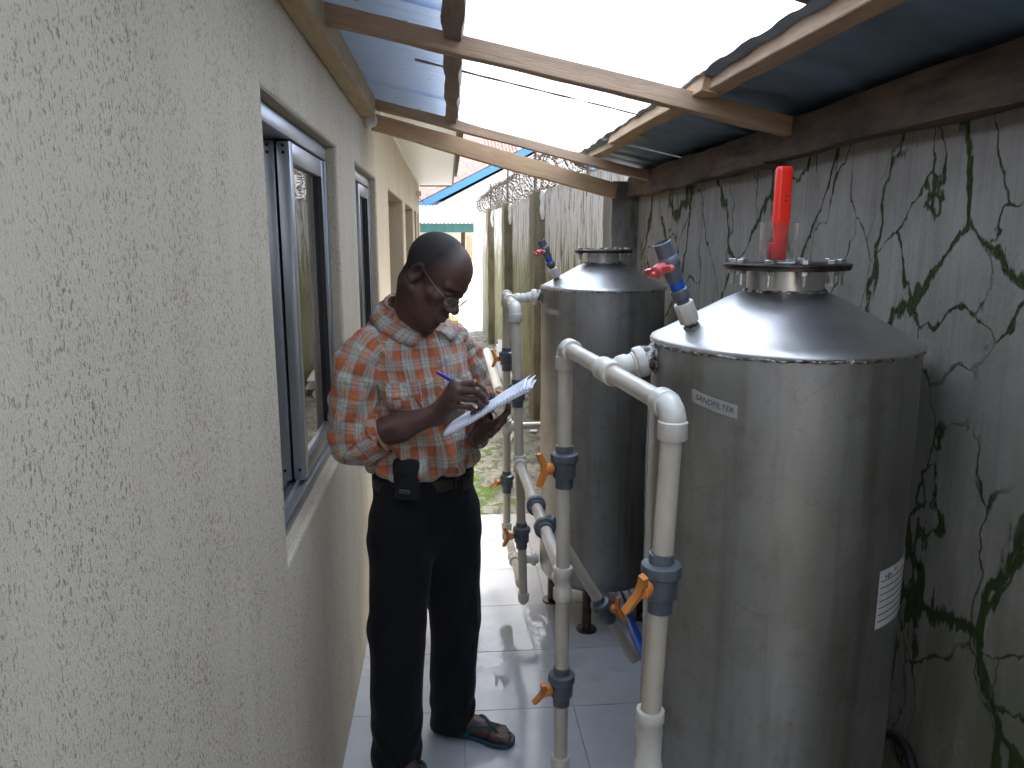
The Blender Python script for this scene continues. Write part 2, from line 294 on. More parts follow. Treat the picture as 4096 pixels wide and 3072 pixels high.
    g = G('plaid_cotton'); v = g.uv(); u = g.sep(v)
    OR, CR, BL, DK, LB = (.50, .138, .042), (.46, .44, .345), (.20, .27, .40), (.085, .095, .07), (.36, .345, .29)
    OR2 = (.42, .10, .03)
    st = [(0.0, OR), (.34, OR2), (.37, DK), (.395, OR), (.42, BL), (.47, CR), (.62, DK), (.642, CR), (.80, DK), (.822, CR), (.92, BL), (.97, LB)]
    def stripe(x, per, off): return g.ramp(g.ma('FRACT', g.ma('ADD', g.ma('MULTIPLY', x, 1 / per), off)), st, 'CONSTANT')
    wa = stripe(u[0], .056, .1); we = stripe(u[1], .064, .35)
    c = g.mix(.42, wa, we); thr = g.noise(g.map(v, (1, 1, 1)), 900, 1)
    c = g.mix(g.ma('MULTIPLY', thr, .25), c, (.12, .06, .04))
    g.p(Base_Color=c, Roughness=.85); g.b.inputs['Specular IOR Level'].default_value = .2; g.b.inputs['Sheen Weight'].default_value = .15
    wr = g.noise(g.map(g.obj(), (1, 1, .8)), 16, 4, .55, .8)
    g.bump(g.ma('ADD', wr, g.ma('MULTIPLY', g.noise(v, 1500, 1), .02)), .8, .03); MAT['plaid_cotton'] = g.m
    g = G('black_trousers'); v = g.obj(); g.p(Base_Color=g.mix(g.noise(v, 30, 4), (.0045, .005, .0065), (.009, .0095, .012)), Roughness=.85); g.b.inputs['Specular IOR Level'].default_value = .2; g.b.inputs['Sheen Weight'].default_value = .04
    g.bump(g.noise(g.map(v, (1, 1, .3)), 14, 4), .6, .02); MAT['black_trousers'] = g.m
    simple('belt_leather', (.022, .013, .010), .45, bump=.3)
    simple('pouch_fabric', (.004, .004, .004), .85, bump=.3, scale=200)
    simple('pouch_badge', (.16, .16, .16), .35, .6)
    simple('button', (.50, .40, .30), .35)
    simple('wire_frame', (.20, .13, .10), .3, .9)
    simple('teal_rubber', (.016, .055, .075), .55)
    simple('pen_blue', (.012, .03, .42), .3); simple('pen_white', (.75, .76, .78), .3)
    g = G('lined_paper'); v = g.uv(); u = g.sep(v)
    fr = g.ma('FRACT', g.ma('MULTIPLY', u[0], 1 / .0105))
    ln = g.ma('MULTIPLY', g.ramp(fr, [(0.0, 1.0), (.12, 1.0), (.18, 0.0)]), .8)
    wr = g.ma('SUBTRACT', 1.0, g.ramp(g.ma('ABSOLUTE', g.ma('SUBTRACT', g.noise(g.map(v, (1, .45, 1)), 120, 3, .6, 1.0), .5)), [(.010, 0.0), (.022, 1.0)]))
    wr = g.ma('MULTIPLY', wr, g.ramp(g.noise(v, 22, 1), [(.52, 0.0), (.56, .75)]))
    wr = g.ma('MULTIPLY', wr, g.ramp(u[0], [(.10, 0.0), (.14, 1.0)]))
    c = g.mix(ln, (.74, .755, .80), (.28, .36, .55)); c = g.mix(wr, c, (.06, .07, .16))
    g.p(Base_Color=c, Roughness=.7); MAT['lined_paper'] = g.m
build_materials()

# ------------------------------------------------------------------ geometry helpers
ORG = {}
def A(x): return np.asarray(x, float)
def root(name, loc, label, cat, group=None):
    o = bpy.data.objects.new(name, None); COL.objects.link(o); o.location = loc; o.empty_display_size = .1
    ORG[o] = Vector(loc); o['label'] = label; o['category'] = cat
    if group: o['group'] = group
    return o
def mesh(name, v, f, mat, smooth=True, uv=None, attrs=None):
    me = bpy.data.meshes.new(name); me.from_pydata([tuple(map(float, p)) for p in v], [], [tuple(map(int, q)) for q in f])
    ms = mat if isinstance(mat, (list, tuple)) else [mat]
    for m in ms: me.materials.append(MAT[m])
    if smooth: me.polygons.foreach_set('use_smooth', [True] * len(me.polygons))
    if uv is not None:
        l = me.uv_layers.new(name='UVMap'); li = np.empty(len(me.loops), int); me.loops.foreach_get('vertex_index', li)
        l.data.foreach_set('uv', A(uv)[li].astype('f').ravel())
    for k, a in (attrs or {}).items():
        at = me.attributes.new(k, 'FLOAT', 'POINT'); at.data.foreach_set('value', np.asarray(a, 'f'))
    me.update(); return me
def add(name, vf, mat, parent=None, smooth=True, uv=None, label=None, cat=None, kind=None, group=None, wm=None, attrs=None, origin=None, sharp=None):
    """link one mesh object; vf is in world space (or in local space when a world matrix wm is given)"""
    v, f = vf; v = A(v)
    if wm is None:
        org = ORG[parent] if parent else Vector(origin if origin else (0, 0, 0))
        o = bpy.data.objects.new(name, mesh(name, v - A(org), f, mat, smooth, uv, attrs)); ORG[o] = org.copy()
        if parent: o.parent = parent
        else: o.location = org
    else:
        o = bpy.data.objects.new(name, mesh(name, v, f, mat, smooth, uv, attrs))
        org = ORG[parent] if parent else Vector((0, 0, 0)); ORG[o] = org.copy()
        if parent: o.parent = parent
        o.matrix_local = Matrix.Translation(-org) @ wm
    COL.objects.link(o)
    if smooth and sharp is not False:
        try: o.data.set_sharp_from_angle(angle=R(sharp or 40))
        except Exception: pass
    if label: o['label'] = label
    if cat: o['category'] = cat
    if kind: o['kind'] = kind
    if group: o['group'] = group
    return o
def twin(o, parent, wm, label=None):
    c = o.copy(); COL.objects.link(c); c.parent = parent; ORG[c] = ORG[parent]
    c.matrix_local = Matrix.Translation(-ORG[parent]) @ wm; return c
def join(*parts):
    V, F, k = [], [], 0
    for v, f in parts:
        V.append(A(v)); F += [tuple(i + k for i in q) for q in f]; k += len(v)
    return np.vstack(V), F
def box(lo, hi):
    x0, y0, z0 = lo; x1, y1, z1 = hi
    return A([(x0, y0, z0), (x1, y0, z0), (x1, y1, z0), (x0, y1, z0), (x0, y0, z1), (x1, y0, z1), (x1, y1, z1), (x0, y1, z1)]), \
        [(0, 3, 2, 1), (4, 5, 6, 7), (0, 1, 5, 4), (1, 2, 6, 5), (2, 3, 7, 6), (3, 0, 4, 7)]
def bbox(lo, hi, b=.004, seg=2):
    bm = bmesh.new(); v, f = box(lo, hi); vs_ = [bm.verts.new(p) for p in v]; [bm.faces.new([vs_[i] for i in q]) for q in f]
    bmesh.ops.bevel(bm, geom=list(bm.edges), offset=b, segments=seg, affect='EDGES', profile=.5)
    bm.verts.index_update(); r = (A([p.co[:] for p in bm.verts]), [tuple(x.index for x in q.verts) for q in bm.faces]); bm.free(); return r
def frame(d):
    d = A(d); d = d / np.linalg.norm(d); h = A((0, 0, 1)) if abs(d[2]) < .9 else A((0, -1, 0))
    u = np.cross(h, d); u /= np.linalg.norm(u); return u, np.cross(d, u), d
def grid_faces(nr, nc, wrap=True, flip=False):
    F = []
    for i in range(nr - 1):
        for j in range(nc if wrap else nc - 1):
            k = (j + 1) % nc; q = (i * nc + j, i * nc + k, (i + 1) * nc + k, (i + 1) * nc + j); F.append(q[::-1] if flip else q)
    return F
def tube(path, r, n=12, caps=True):
    P = A(path); m = len(P); r = np.full(m, r) if np.isscalar(r) else A(r)
    T = np.gradient(P, axis=0) if m > 2 else np.repeat((P[1:] - P[:1]), 2, 0); T /= np.linalg.norm(T, axis=1)[:, None]
    u, v_, _ = frame(T[0]); V = []; a = np.linspace(0, 2 * np.pi, n, endpoint=False)
    for i in range(m):
        u = u - T[i] * (u @ T[i]); u /= np.linalg.norm(u); w_ = np.cross(T[i], u)
        V.append(P[i] + r[i] * (np.cos(a)[:, None] * u + np.sin(a)[:, None] * w_))
    V = np.vstack(V); F = grid_faces(m, n)
    if caps: F += [tuple(range(n))[::-1], tuple(range((m - 1) * n, m * n))]
    return V, F
def lathe(prof, org=(0, 0, 0), axis=(0, 0, 1), n=32, rib=None, caps=True):
    """prof: (radius, height[, rib depth]) ; ribbed rows get alternating radius"""
    u, w_, d = frame(axis); a = np.linspace(0, 2 * np.pi, n, endpoint=False); V = []
    for q in prof:
        rr = q[0] * np.ones(n)
        if len(q) > 2: rr = rr - q[2] * ((np.arange(n) // 2) % 2)
        V.append(A(org) + d * q[1] + rr[:, None] * (np.cos(a)[:, None] * u + np.sin(a)[:, None] * w_))
    V = np.vstack(V); m = len(prof); F = grid_faces(m, n)
    if caps: F += [tuple(range(n))[::-1], tuple(range((m - 1) * n, m * n))]
    return V, F
def prism(poly, org, ax_o, ax_a, ax_t, th):
    P = [A(org) + A(ax_o) * o + A(ax_a) * a for o, a in poly]; n = len(P); t = A(ax_t) * th / 2
    V = np.vstack([A(P) - t, A(P) + t]); F = [tuple(range(n))[::-1], tuple(range(n, 2 * n))]
    F += [(i, (i + 1) % n, n + (i + 1) % n, n + i) for i in range(n)]; return V, F
def catmull(P, per=8):
    P = A(P); Q = np.vstack([2 * P[0] - P[1], P, 2 * P[-1] - P[-2]]); out = []
    for i in range(1, len(Q) - 2):
        for t in np.linspace(0, 1, per, endpoint=False):
            a, b, c, d = Q[i - 1:i + 3]
            out.append(.5 * (2 * b + (c - a) * t + (2 * a - 5 * b + 4 * c - d) * t * t + (3 * b - a - 3 * c + d) * t ** 3))
    out.append(P[-1]); return A(out)
def interp(ts, tab):
    tab = A(tab); return np.stack([np.interp(ts, tab[:, 0], tab[:, i]) for i in range(1, tab.shape[1])], 1)
def wob(P, f, seed=0):
    r_ = np.random.default_rng(seed); s = 0
    for k in range(7):
        d = r_.normal(size=3) * f * (1 + .5 * k); s = s + np.sin(P @ d + r_.uniform(0, 6.28)) / (1 + .5 * k)
    return s / 2.5
# signed distance tools
def cap(p, a, b, ra, rb):
    a, b = A(a), A(b); ab = b - a; h = np.clip(((p - a) @ ab) / max(ab @ ab, 1e-9), 0, 1)
    return np.linalg.norm(p - a - h[:, None] * ab, axis=1) - (ra + (rb - ra) * h)
def ell(p, c, r, B=None):
    q = p - A(c)
    if B is not None: q = q @ A(B).T
    r = A(r); k0 = np.linalg.norm(q / r, axis=1); k1 = np.linalg.norm(q / r ** 2, axis=1); return k0 * (k0 - 1) / np.maximum(k1, 1e-9)
def smin(a, b, k):
    h = np.clip(.5 + .5 * (b - a) / k, 0, 1); return b + (a - b) * h - k * h * (1 - h)
def smax(a, b, k): return -smin(-a, -b, k)
def nets(fn, lo, hi, h):
    lo, hi = A(lo), A(hi); c = 4; n = np.maximum(np.ceil((hi - lo) / h / c).astype(int), 2) * c
    cg = [lo[i] + (np.arange(n[i] // c) + .5) * h * c for i in range(3)]
    X = np.stack(np.meshgrid(*cg, indexing='ij'), -1); sh = X.shape[:3]; dc = fn(X.reshape(-1, 3)).reshape(sh)
    D = np.repeat(np.repeat(np.repeat(dc, c, 0), c, 1), c, 2); near = np.abs(dc) < h * c * 1.8
    nf = np.repeat(np.repeat(np.repeat(near, c, 0), c, 1), c, 2); idx = np.argwhere(nf)
    D[nf] = fn(lo + idx * h)
    I = D < 0; s = [slice(None, -1), slice(1, None)]
    cnt = sum(I[s[a], s[b], s[e]].astype(np.int8) for a in (0, 1) for b in (0, 1) for e in (0, 1)); act = (cnt > 0) & (cnt < 8)
    ids = np.full(act.shape, -1, int); ci = np.argwhere(act); ids[act] = np.arange(len(ci))
    acc = np.zeros((len(ci), 3)); num = np.zeros(len(ci)); cor = [(a, b, e) for a in (0, 1) for b in (0, 1) for e in (0, 1)]
    for p_ in cor:
        for ax in range(3):
            if p_[ax]: continue
            q_ = list(p_); q_[ax] = 1; i0, i1 = ci + A(p_).astype(int), ci + A(q_).astype(int)
            d0, d1 = D[tuple(i0.T)], D[tuple(i1.T)]; m = (d0 < 0) != (d1 < 0); t = np.where(m, d0 / np.where(m, d0 - d1, 1), 0)
            pt = A(p_) + t[:, None] * (A(q_) - A(p_)); acc[m] += pt[m]; num[m] += 1
    V = lo + (ci + acc / num[:, None]) * h; F = []
    for ax in range(3):
        a, b = [(1, 2), (2, 0), (0, 1)][ax]; s0 = [slice(None)] * 3; s1 = [slice(None)] * 3; s0[ax] = slice(None, -1); s1[ax] = slice(1, None)
        ch = I[tuple(s0)] != I[tuple(s1)]; e = np.argwhere(ch); e = e[(e[:, a] > 0) & (e[:, b] > 0) & (e[:, a] < act.shape[a]) & (e[:, b] < act.shape[b])]
        ins = I[tuple(e.T)]; ea, eb = np.zeros(3, int), np.zeros(3, int); ea[a] = 1; eb[b] = 1
        q = np.stack([ids[tuple((e - ea - eb).T)], ids[tuple((e - eb).T)], ids[tuple(e.T)], ids[tuple((e - ea).T)]], 1)
        q[~ins] = q[~ins][:, ::-1]; F.append(q)
    F = np.vstack(F); return V, [tuple(q) for q in F if (q >= 0).all()]
def relax(v, f, it=3, lam=.5):
    e = np.array([(q[i], q[(i + 1) % 4]) for q in f for i in range(4)]); v = v.copy()
    deg = np.bincount(e[:, 0], minlength=len(v)) + np.bincount(e[:, 1], minlength=len(v))
    for _ in range(it):
        s = np.zeros_like(v)
        for c in range(3): s[:, c] = np.bincount(e[:, 0], v[e[:, 1], c], len(v)) + np.bincount(e[:, 1], v[e[:, 0], c], len(v))
        v = v + lam * (s / np.maximum(deg, 1)[:, None] - v)
    return v
def vnormals(v, f):
    q = np.array(f); n = np.cross(v[q[:, 2]] - v[q[:, 0]], v[q[:, 3]] - v[q[:, 1]]); N = np.zeros_like(v)
    for k in range(4): np.add.at(N, q[:, k], n)
    return N / np.maximum(np.linalg.norm(N, axis=1), 1e-12)[:, None]

# ================================================================== SETTING
XL, XR = -.371, 1.0
def sheet(x0, x1, y0, y1, nx, ny, zf):
    X, Y = np.meshgrid(np.linspace(x0, x1, nx), np.linspace(y0, y1, ny)); Z = zf(X, Y)
    return np.stack([X, Y, Z], -1).reshape(-1, 3), grid_faces(ny, nx, False)
add('ground', sheet(-150, 150, -100, 250, 40, 40, lambda x, y: -.06 + 0 * x), 'sand', kind='structure', smooth=False)
def gz(X, Y):
    P = np.stack([X, Y, 0 * X], -1).reshape(-1, 3); return (-.012 + .012 * wob(P, 3, 3) + .006 * wob(P, 14, 4)).reshape(X.shape)
add('passage_ground', sheet(-.5, 1.3, 4.50, 14.6, 60, 260, gz), 'mossy_ground', kind='structure')
def sz(X, Y):
    P = np.stack([X, Y, 0 * X], -1).reshape(-1, 3)
    t = np.clip((Y - 13.9) / 4.2, 0, 1); s = t * t * (3 - 2 * t)
    return -.05 + 1.17 * s + (.05 * wob(P, 1.4, 5) * s.ravel()).reshape(X.shape) + (.03 * wob(P, 6, 8)).reshape(X.shape) * np.clip(t * 6, 0, 1)
add('sand_bank', sheet(-9, 12, 13.6, 30, 120, 120, sz), 'sand', kind='structure')
# tiled floor: bedding slab with separate ceramic tiles
floor = add('tiled_floor', box((XL, -5.0, -.10), (XR, 4.566, -.0045)), 'grout', kind='structure', smooth=False)
TS, X0, Y0 = .405, .437, 2.545
tiles = {}
for i in range(-2, 2):
    for j in range(-18, 5):
        xa, xb = max(X0 + i * TS, XL + .002), min(X0 + (i + 1) * TS, XR - .002); ya, yb = Y0 + j * TS, Y0 + (j + 1) * TS
        key = (round(xb - xa, 3)); wx, wy = (xb - xa) / 2 - .0014, (yb - ya) / 2 - .0014
        M = Matrix.Translation(((xa + xb) / 2, (ya + yb) / 2, random.uniform(-.0006, .0006)))
        if key not in tiles: tiles[key] = add('tile', bbox((-wx, -wy, -.0075), (wx, wy, 0), .0012, 1), 'floor_tile', floor, smooth=False, wm=M)
        else: twin(tiles[key], floor, M)

# ------------------------------------------------------------------ house on the left
house = root('house', (XL, 3.0, 0), 'long house with cream rough-cast plaster wall and aluminium windows on the left', 'house')
OPEN = [(1.68, 2.76, .975, 2.0, .035), (3.29, 4.23, .975, 2.0, .035), (5.07, 6.75, .975, 2.0, .21), (7.08, 8.70, .975, 2.0, .21), (9.0, 9.62, .975, 2.0, .06), (9.9, 10.4, .975, 2.0, .06)]
def house_wall():
    bm = bmesh.new(); ys = sorted({-5.0, 10.7, .3, 1.0} | {o[0] for o in OPEN} | {o[1] for o in OPEN}); zs = sorted({-.05, 2.395, .5, 1.5} | {o[2] for o in OPEN} | {o[3] for o in OPEN})
    vg = {}
    def vv(y, z):
        k = (round(y, 4), round(z, 4))
        if k not in vg: vg[k] = bm.verts.new((XL, y, z))
        return vg[k]
    def inside(y, z): return any(o[0] < y < o[1] and o[2] < z < o[3] for o in OPEN)
    for a, b in zip(ys, ys[1:]):
        for c, d in zip(zs, zs[1:]):
            if not inside((a + b) / 2, (c + d) / 2): bm.faces.new([vv(a, c), vv(b, c), vv(b, d), vv(a, d)])
    for (a, b, c, d, dep) in OPEN:
        loop = [(y, c) for y in ys if a <= y <= b] + [(b, z) for z in zs if c < z <= d] + [(y, d) for y in reversed(ys) if a <= y < b] + [(a, z) for z in reversed(zs) if c < z < d]
        fr = [vv(*q) for q in loop]; bk = [bm.verts.new((XL - dep - .02, *q)) for q in loop]; n = len(loop)
        for i in range(n): bm.faces.new([fr[i], bk[i], bk[(i + 1) % n], fr[(i + 1) % n]][::-1])
    # end returns
    e = [vv(10.7, z) for z in zs]; b2 = [bm.verts.new((XL - .6, 10.7, z)) for z in zs]
    for i in range(len(zs) - 1): bm.faces.new([e[i], b2[i], b2[i + 1], e[i + 1]])
    bm.edges.ensure_lookup_table(); bm.normal_update()
    ed = [x for x in bm.edges if len(x.link_faces) == 2 and x.link_faces[0].normal.angle(x.link_faces[1].normal) > .8 and all(abs(v.co.x - XL) < 1e-4 for v in x.verts)]
    bmesh.ops.bevel(bm, geom=ed, offset=.013, segments=3, affect='EDGES', profile=.5)
    bm.verts.index_update(); r = (A([p.co[:] for p in bm.verts]), [tuple(x.index for x in q.verts) for q in bm.faces]); bm.free(); return r
add('wall', house_wall(), 'plaster', house, smooth=False)
add('interior', join(box((-3.4, -3.6, -.05), (-3.3, 10.6, 2.395)), box((-3.3, -3.7, -.05), (XL - .02, -3.6, 2.395)), box((-3.3, 10.55, -.05), (XL - .61, 10.65, 2.395)), box((-3.3, 2.86, -.05), (XL - .28, 2.9, 2.395)), box((-3.3, -3.6, -.2), (XL, 10.6, -.11))), 'interior', house, smooth=False)
SOF = 2.395; XE = .07
sb = None
for k in range(70):
    ya = -5.04 + k * .24
    if ya + .24 > 10.9: break
    M = Matrix.Translation(((XL + XE) / 2, ya + .12, SOF + .005)); hx = (XE - XL) / 2
    if sb is None: sb = add('soffit_board', bbox((-hx, -.1175, -.005), (hx, .1175, .004), .002, 1), 'soffit_pvc', house, smooth=False, wm=M)
    else: twin(sb, house, M)
add('cornice_trim', box((XL - .001, -3.6, SOF - .018), (XL + .014, 10.7, SOF - .001)), 'soffit_pvc', house, smooth=False)
add('soffit_backing', box((XL - .02, -3.6, SOF + .012), (XE, 10.88, SOF + .02)), 'fascia', house, smooth=False)
add('fascia', join(box((XE, -3.6, SOF - .008), (XE + .018, 10.9, SOF + .09)), box((XL, 10.885, SOF - .012), (XE - .001, 10.9, SOF + .1))), 'fascia', house, smooth=False)
def roof_slab():
    v, f = sheet(-3.2, XE + .07, -3.8, 11.1, 14, 300, lambda x, y: SOF + .125 + (XE + .07 - x) * .42 + .012 * np.sin(y * 2 * np.pi / .2)); v2 = v + (0, 0, .012); return join((v, [q[::-1] for q in f]), (v2, f))
add('roof', roof_slab(), 'house_roof', house)
add('light_fitting', lathe([(.004, 0), (.026, 0), (.030, .010), (.030, .04), (.022, .052), (.005, .056)], (XL + .002, 3.72, 2.225), (1, 0, 0), 20), 'white_pvc', house)
add('light_fitting', join(lathe([(.004, 0), (.03, 0), (.036, .012), (.036, .05), (.028, .062), (.006, .066)], (XL + .002, 9.6, 2.22), (1, 0, 0), 20)), 'white_pvc', house)
def window(a, b, c, d, dep, sashes, part_label=None):
    x = XL - dep; fw, ft = .045, .100
    fr = join(bbox((x - ft, a, d - fw), (x, b, d), .003), bbox((x - ft, a, c), (x, b, c + .035), .003), bbox((x - ft, a, c + .036), (x - .001, a + fw * .8, d - fw - .001), .003), bbox((x - ft, b - fw * .8, c + .036), (x - .001, b, d - fw - .001), .003), box((x - .030, a + .04, c + .035), (x - .026, b - .04, c + .05)), box((x - .058, a + .04, c + .035), (x - .054, b - .04, c + .05)))
    wdw = add('window', fr, 'aluminium', house, label=part_label)
    for (ya, yb, off) in sashes:
        xs = x - off; za, zb = c + .045, d - fw - .004; s = .042
        add('sash', join(bbox((xs - .034, ya, za), (xs, ya + s, zb), .0025), bbox((xs - .034, yb - s, za), (xs, yb, zb), .0025), bbox((xs - .032, ya + s, zb - .055), (xs - .001, yb - s, zb), .002), bbox((xs - .032, ya + s, za), (xs - .001, yb - s, za + .05), .002)), 'aluminium', wdw)
        add('pane', box((xs - .020, ya + s - .004, za + .046), (xs - .015, yb - s + .004, zb - .051)), 'window_glass', wdw, smooth=False)
        for g0 in (ya + s, yb - s - .005): add('gasket', box((xs - .022, g0, za + .05), (xs - .0005, g0 + .005, zb - .055)), 'black_rubber', wdw, smooth=False)
        for zz in (za + .03, zb - .03, zb - .012): add('screw_hole', lathe([(.0045, 0), (.0045, .0016)], (xs - .017, ya + .0004, zz), (0, -1, 0), 10), 'black_void', wdw, smooth=False)
    return wdw
w1 = window(*OPEN[0], [(2.15, 2.715, .006), (2.145, 2.71, .046)])
add('track_brush', bbox((XL - .10, 1.80, 1.012), (XL - .062, 1.95, 1.045), .008), 'black_rubber', w1)
window(*OPEN[1], [(3.31, 3.80, .046), (3.76, 4.20, .006)])
for k in (2, 3): a, b, c, d, dep = OPEN[k]; window(a, b, c, d, dep, [(a + .03, (a + b) / 2 + .02, .046), ((a + b) / 2 - .02, b - .03, .006)])
for k in (4, 5): a, b, c, d, dep = OPEN[k]; window(a, b, c, d, dep, [(a + .03, b - .03, .006)])

# ------------------------------------------------------------------ boundary wall on the right
bwall = root('boundary_wall', (1.05, 2.0, 0), 'grey cement boundary wall with mossy green cracks behind the tanks', 'wall')
def rough_box(lo, hi, step, amp, seed):
    bm = bmesh.new(); v, f = box(lo, hi); vs_ = [bm.verts.new(p) for p in v]; [bm.faces.new([vs_[i] for i in q]) for q in f]
    for ax in range(3):
        n = int((hi[ax] - lo[ax]) / step)
        for k in range(1, n):
            no = [0, 0, 0]; no[ax] = 1; co = [0, 0, 0]; co[ax] = lo[ax] + (hi[ax] - lo[ax]) * k / n
            bmesh.ops.bisect_plane(bm, geom=list(bm.verts) + list(bm.edges) + list(bm.faces), plane_co=co, plane_no=no)
    bm.verts.index_update(); V = A([p.co[:] for p in bm.verts]); F = [tuple(x.index for x in q.verts) for q in bm.faces]; bm.free()
    D = np.stack([wob(V, 5 / step * .12, seed + i) for i in range(3)], 1); return V + amp * D, F
add('wall', rough_box((XR, -5.0, -.1), (XR + .16, 4.08, 2.03), .12, .004, 3), 'cracked_render', bwall)
add('pillar', rough_box((.862, 4.075, -.1), (1.02, 4.32, 1.985), .05, .004, 9), 'stained_cement', bwall)

# ------------------------------------------------------------------ fence wall further down the passage
def fx(y): return .98 - .03 * (y - 4.3)
fence = root('fence_wall', (.85, 9.0, 0), 'whitewashed fence wall streaked with green algae beyond the dark pillar', 'fence wall')
def fence_box(ya, yb, out, th, z1, nz=22, ny=90, amp=.006, seed=1):
    V = [];
    Y, Z = np.meshgrid(np.linspace(ya, yb, ny), np.linspace(-.1, z1, nz)); X = fx(Y) - out
    P = np.stack([X, Y, Z], -1).reshape(-1, 3); P[:, 0] += amp * wob(P, 9, seed); P[-ny:, 2] += .012 * wob(P[-ny:], 20, seed + 1)
    Q = P + (th, 0, 0); f = grid_faces(nz, ny, False, True); n = len(P); F = f + [tuple(i + n for i in q[::-1]) for q in f]
    top = [(n - ny + i, n - ny + i + 1, 2 * n - ny + i + 1, 2 * n - ny + i) for i in range(ny - 1)]
    e0 = [(r * ny, (r + 1) * ny, n + (r + 1) * ny, n + r * ny) for r in range(nz - 1)]; e1 = [(r * ny + ny - 1, n + r * ny + ny - 1, n + (r + 1) * ny + ny - 1, (r + 1) * ny + ny - 1) for r in range(nz - 1)]
    return np.vstack([P, Q]), F + [q[::-1] for q in top] + [q[::-1] for q in e0] + [q[::-1] for q in e1]
add('wall', fence_box(4.325, 14.2, 0, .14, 2.12), 'algae_whitewash', fence)
for k, yc in enumerate((7.15, 9.85, 12.4)):
    add('column', fence_box(yc, yc + .34, .10, .12, 2.11 + .02 * k, 22, 8, .008, 20 + k), 'mossy_cement', fence)
    for q in range(3):
        P = [(fx(yc) - .105 + .012 * wob(A([[0, t, q]]), 5, k)[0], yc - .012 + .02 * q + .012 * math.sin(5 * t + q), 2.12 - t * .26) for t in np.linspace(0, 1, 9)]
        if q == 0: add('cement_drip', tube([(p_[0] + .08, p_[1] + .006, p_[2]) for p_ in P], [.012, .026, .030, .026, .024, .027, .026, .020, .010], 10), 'white_wall', fence)
add('end_pier', box((fx(14.25) - .06, 14.21, -.1), (fx(14.25) + .13, 14.5, 2.16)), 'white_wall', fence, smooth=False)

def razor():
    V, F, k = [], [], 0
    parts = []
    for s, (ph, rad, zc, pitch) in enumerate(((0, .165, 2.31, .105), (2.1, .15, 2.30, .12))):
        n = int((15.0 - 4.7) / pitch * 22); t = np.arange(n); a = t / 22 * 2 * np.pi + ph; Y = 4.7 + t / 22 * pitch
        Y = Y + .03 * np.sin(a * .5 + s) + .02 * np.sin(a * .13)
        rr = rad * (1 + .07 * np.sin(a * .21) + .05 * np.sin(a * .37 + 1)); X = fx(Y) + .05 + rr * np.cos(a); Z = zc + .02 * np.sin(Y * 1.7) + rr * np.sin(a)
        parts.append(tube(np.stack([X, Y, Z], 1), .0019, 3, False))
        b = []
        for i in range(0, n - 1, 3):   # blades
            c = A((X[i], Y[i], Z[i])); d = A((X[i + 1], Y[i + 1], Z[i + 1])) - c; d /= np.linalg.norm(d); u = np.cross(d, (0, 1, .3)); u /= np.linalg.norm(u)
            b += [c - d * .013, c + u * .008, c + d * .013, c - u * .008]
        b = A(b); parts.append((b, [(4 * i, 4 * i + 1, 4 * i + 2, 4 * i + 3) for i in range(len(b) // 4)]))
    return join(*parts)
rz = root('razor_wire', (fx(9) + .05, 9.0, 2.12), 'rusty coiled razor wire along the top of the whitewashed fence wall', 'razor wire')
add('coil', razor(), 'rusty_wire', rz)
for y in (5.6, 8.3, 11.0, 13.8): add('bracket', tube([(fx(y) + .06, y, 2.05), (fx(y) + .07, y, 2.62)], .012, 6), 'rusty_wire', rz)
for dx, z in ((-.12, 2.24), (.2, 2.24), (.06, 2.56)): add('strand', tube([(fx(y) + dx, y, z + .01 * math.sin(y * 2)) for y in np.linspace(4.7, 15, 40)], .003, 4), 'rusty_wire', rz)

# ------------------------------------------------------------------ background buildings
shed = root('shed', (0.3, 18.4, 1.0), 'low shed with white zinc roof and green metal fascia at the end of the passage', 'shed')
add('fascia', join(*[box((-1.2 + k * .2, 18.0, 1.815), (-1.2 + k * .2 + .199, 18.02 + .003 * (k % 2), 2.02)) for k in range(9)]), 'green_metal', shed, smooth=False)
add('roof', sheet(-1.3, .72, 17.92, 21.0, 120, 10, lambda x, y: 2.03 + (y - 17.92) * .16 + .016 * np.sin(x * 2 * np.pi / .09)), 'zinc', shed)
add('back_wall', box((-1.3, 19.9, .6), (.9, 20.0, 2.0)), 'cream_wall', shed, smooth=False)
for x in (-.15, .33, .36): add('post', tube([(x, 18.3, .8), (x + .02, 18.3, 1.83)], .035, 8), 'timber_rotten', shed)
for k in range(3): add('leaning_plank', box((.45 + .05 * k, 18.6 + .1 * k, .9), (.475 + .05 * k, 18.65 + .1 * k, 1.75)), 'timber_pale', shed, smooth=False)
far = root('gabled_house', (2.2, 23.0, 1.0), 'white gabled house with faded red roof and blue verge board beyond the fence', 'house')
gy, gx = 22.0, A((-.47, 2.60)); ge = A((2.7, 4.18))
add('wall', (A([(-.47, gy, .9), (5.6, gy, .9), (5.6, gy, 2.75), (2.7, gy, 4.12), (-.47, gy, 2.50), (-.47, gy + 8, .9), (5.6, gy + 8, .9), (5.6, gy + 8, 2.75), (2.7, gy + 8, 4.12), (-.47, gy + 8, 2.5)]), [(0, 1, 2, 3, 4), (9, 8, 7, 6, 5), (0, 4, 9, 5), (1, 6, 7, 2)]), 'white_wall', far, smooth=False)
def board(p, q, h, y, th): p, q = A(p), A(q); return A([(p[0], y, p[1]), (q[0], y, q[1]), (q[0], y, q[1] + h), (p[0], y, p[1] + h), (p[0], y - th, p[1]), (q[0], y - th, q[1]), (q[0], y - th, q[1] + h), (p[0], y - th, p[1] + h)]), [(0, 1, 2, 3), (7, 6, 5, 4), (0, 4, 5, 1), (1, 5, 6, 2), (2, 6, 7, 3), (3, 7, 4, 0)]
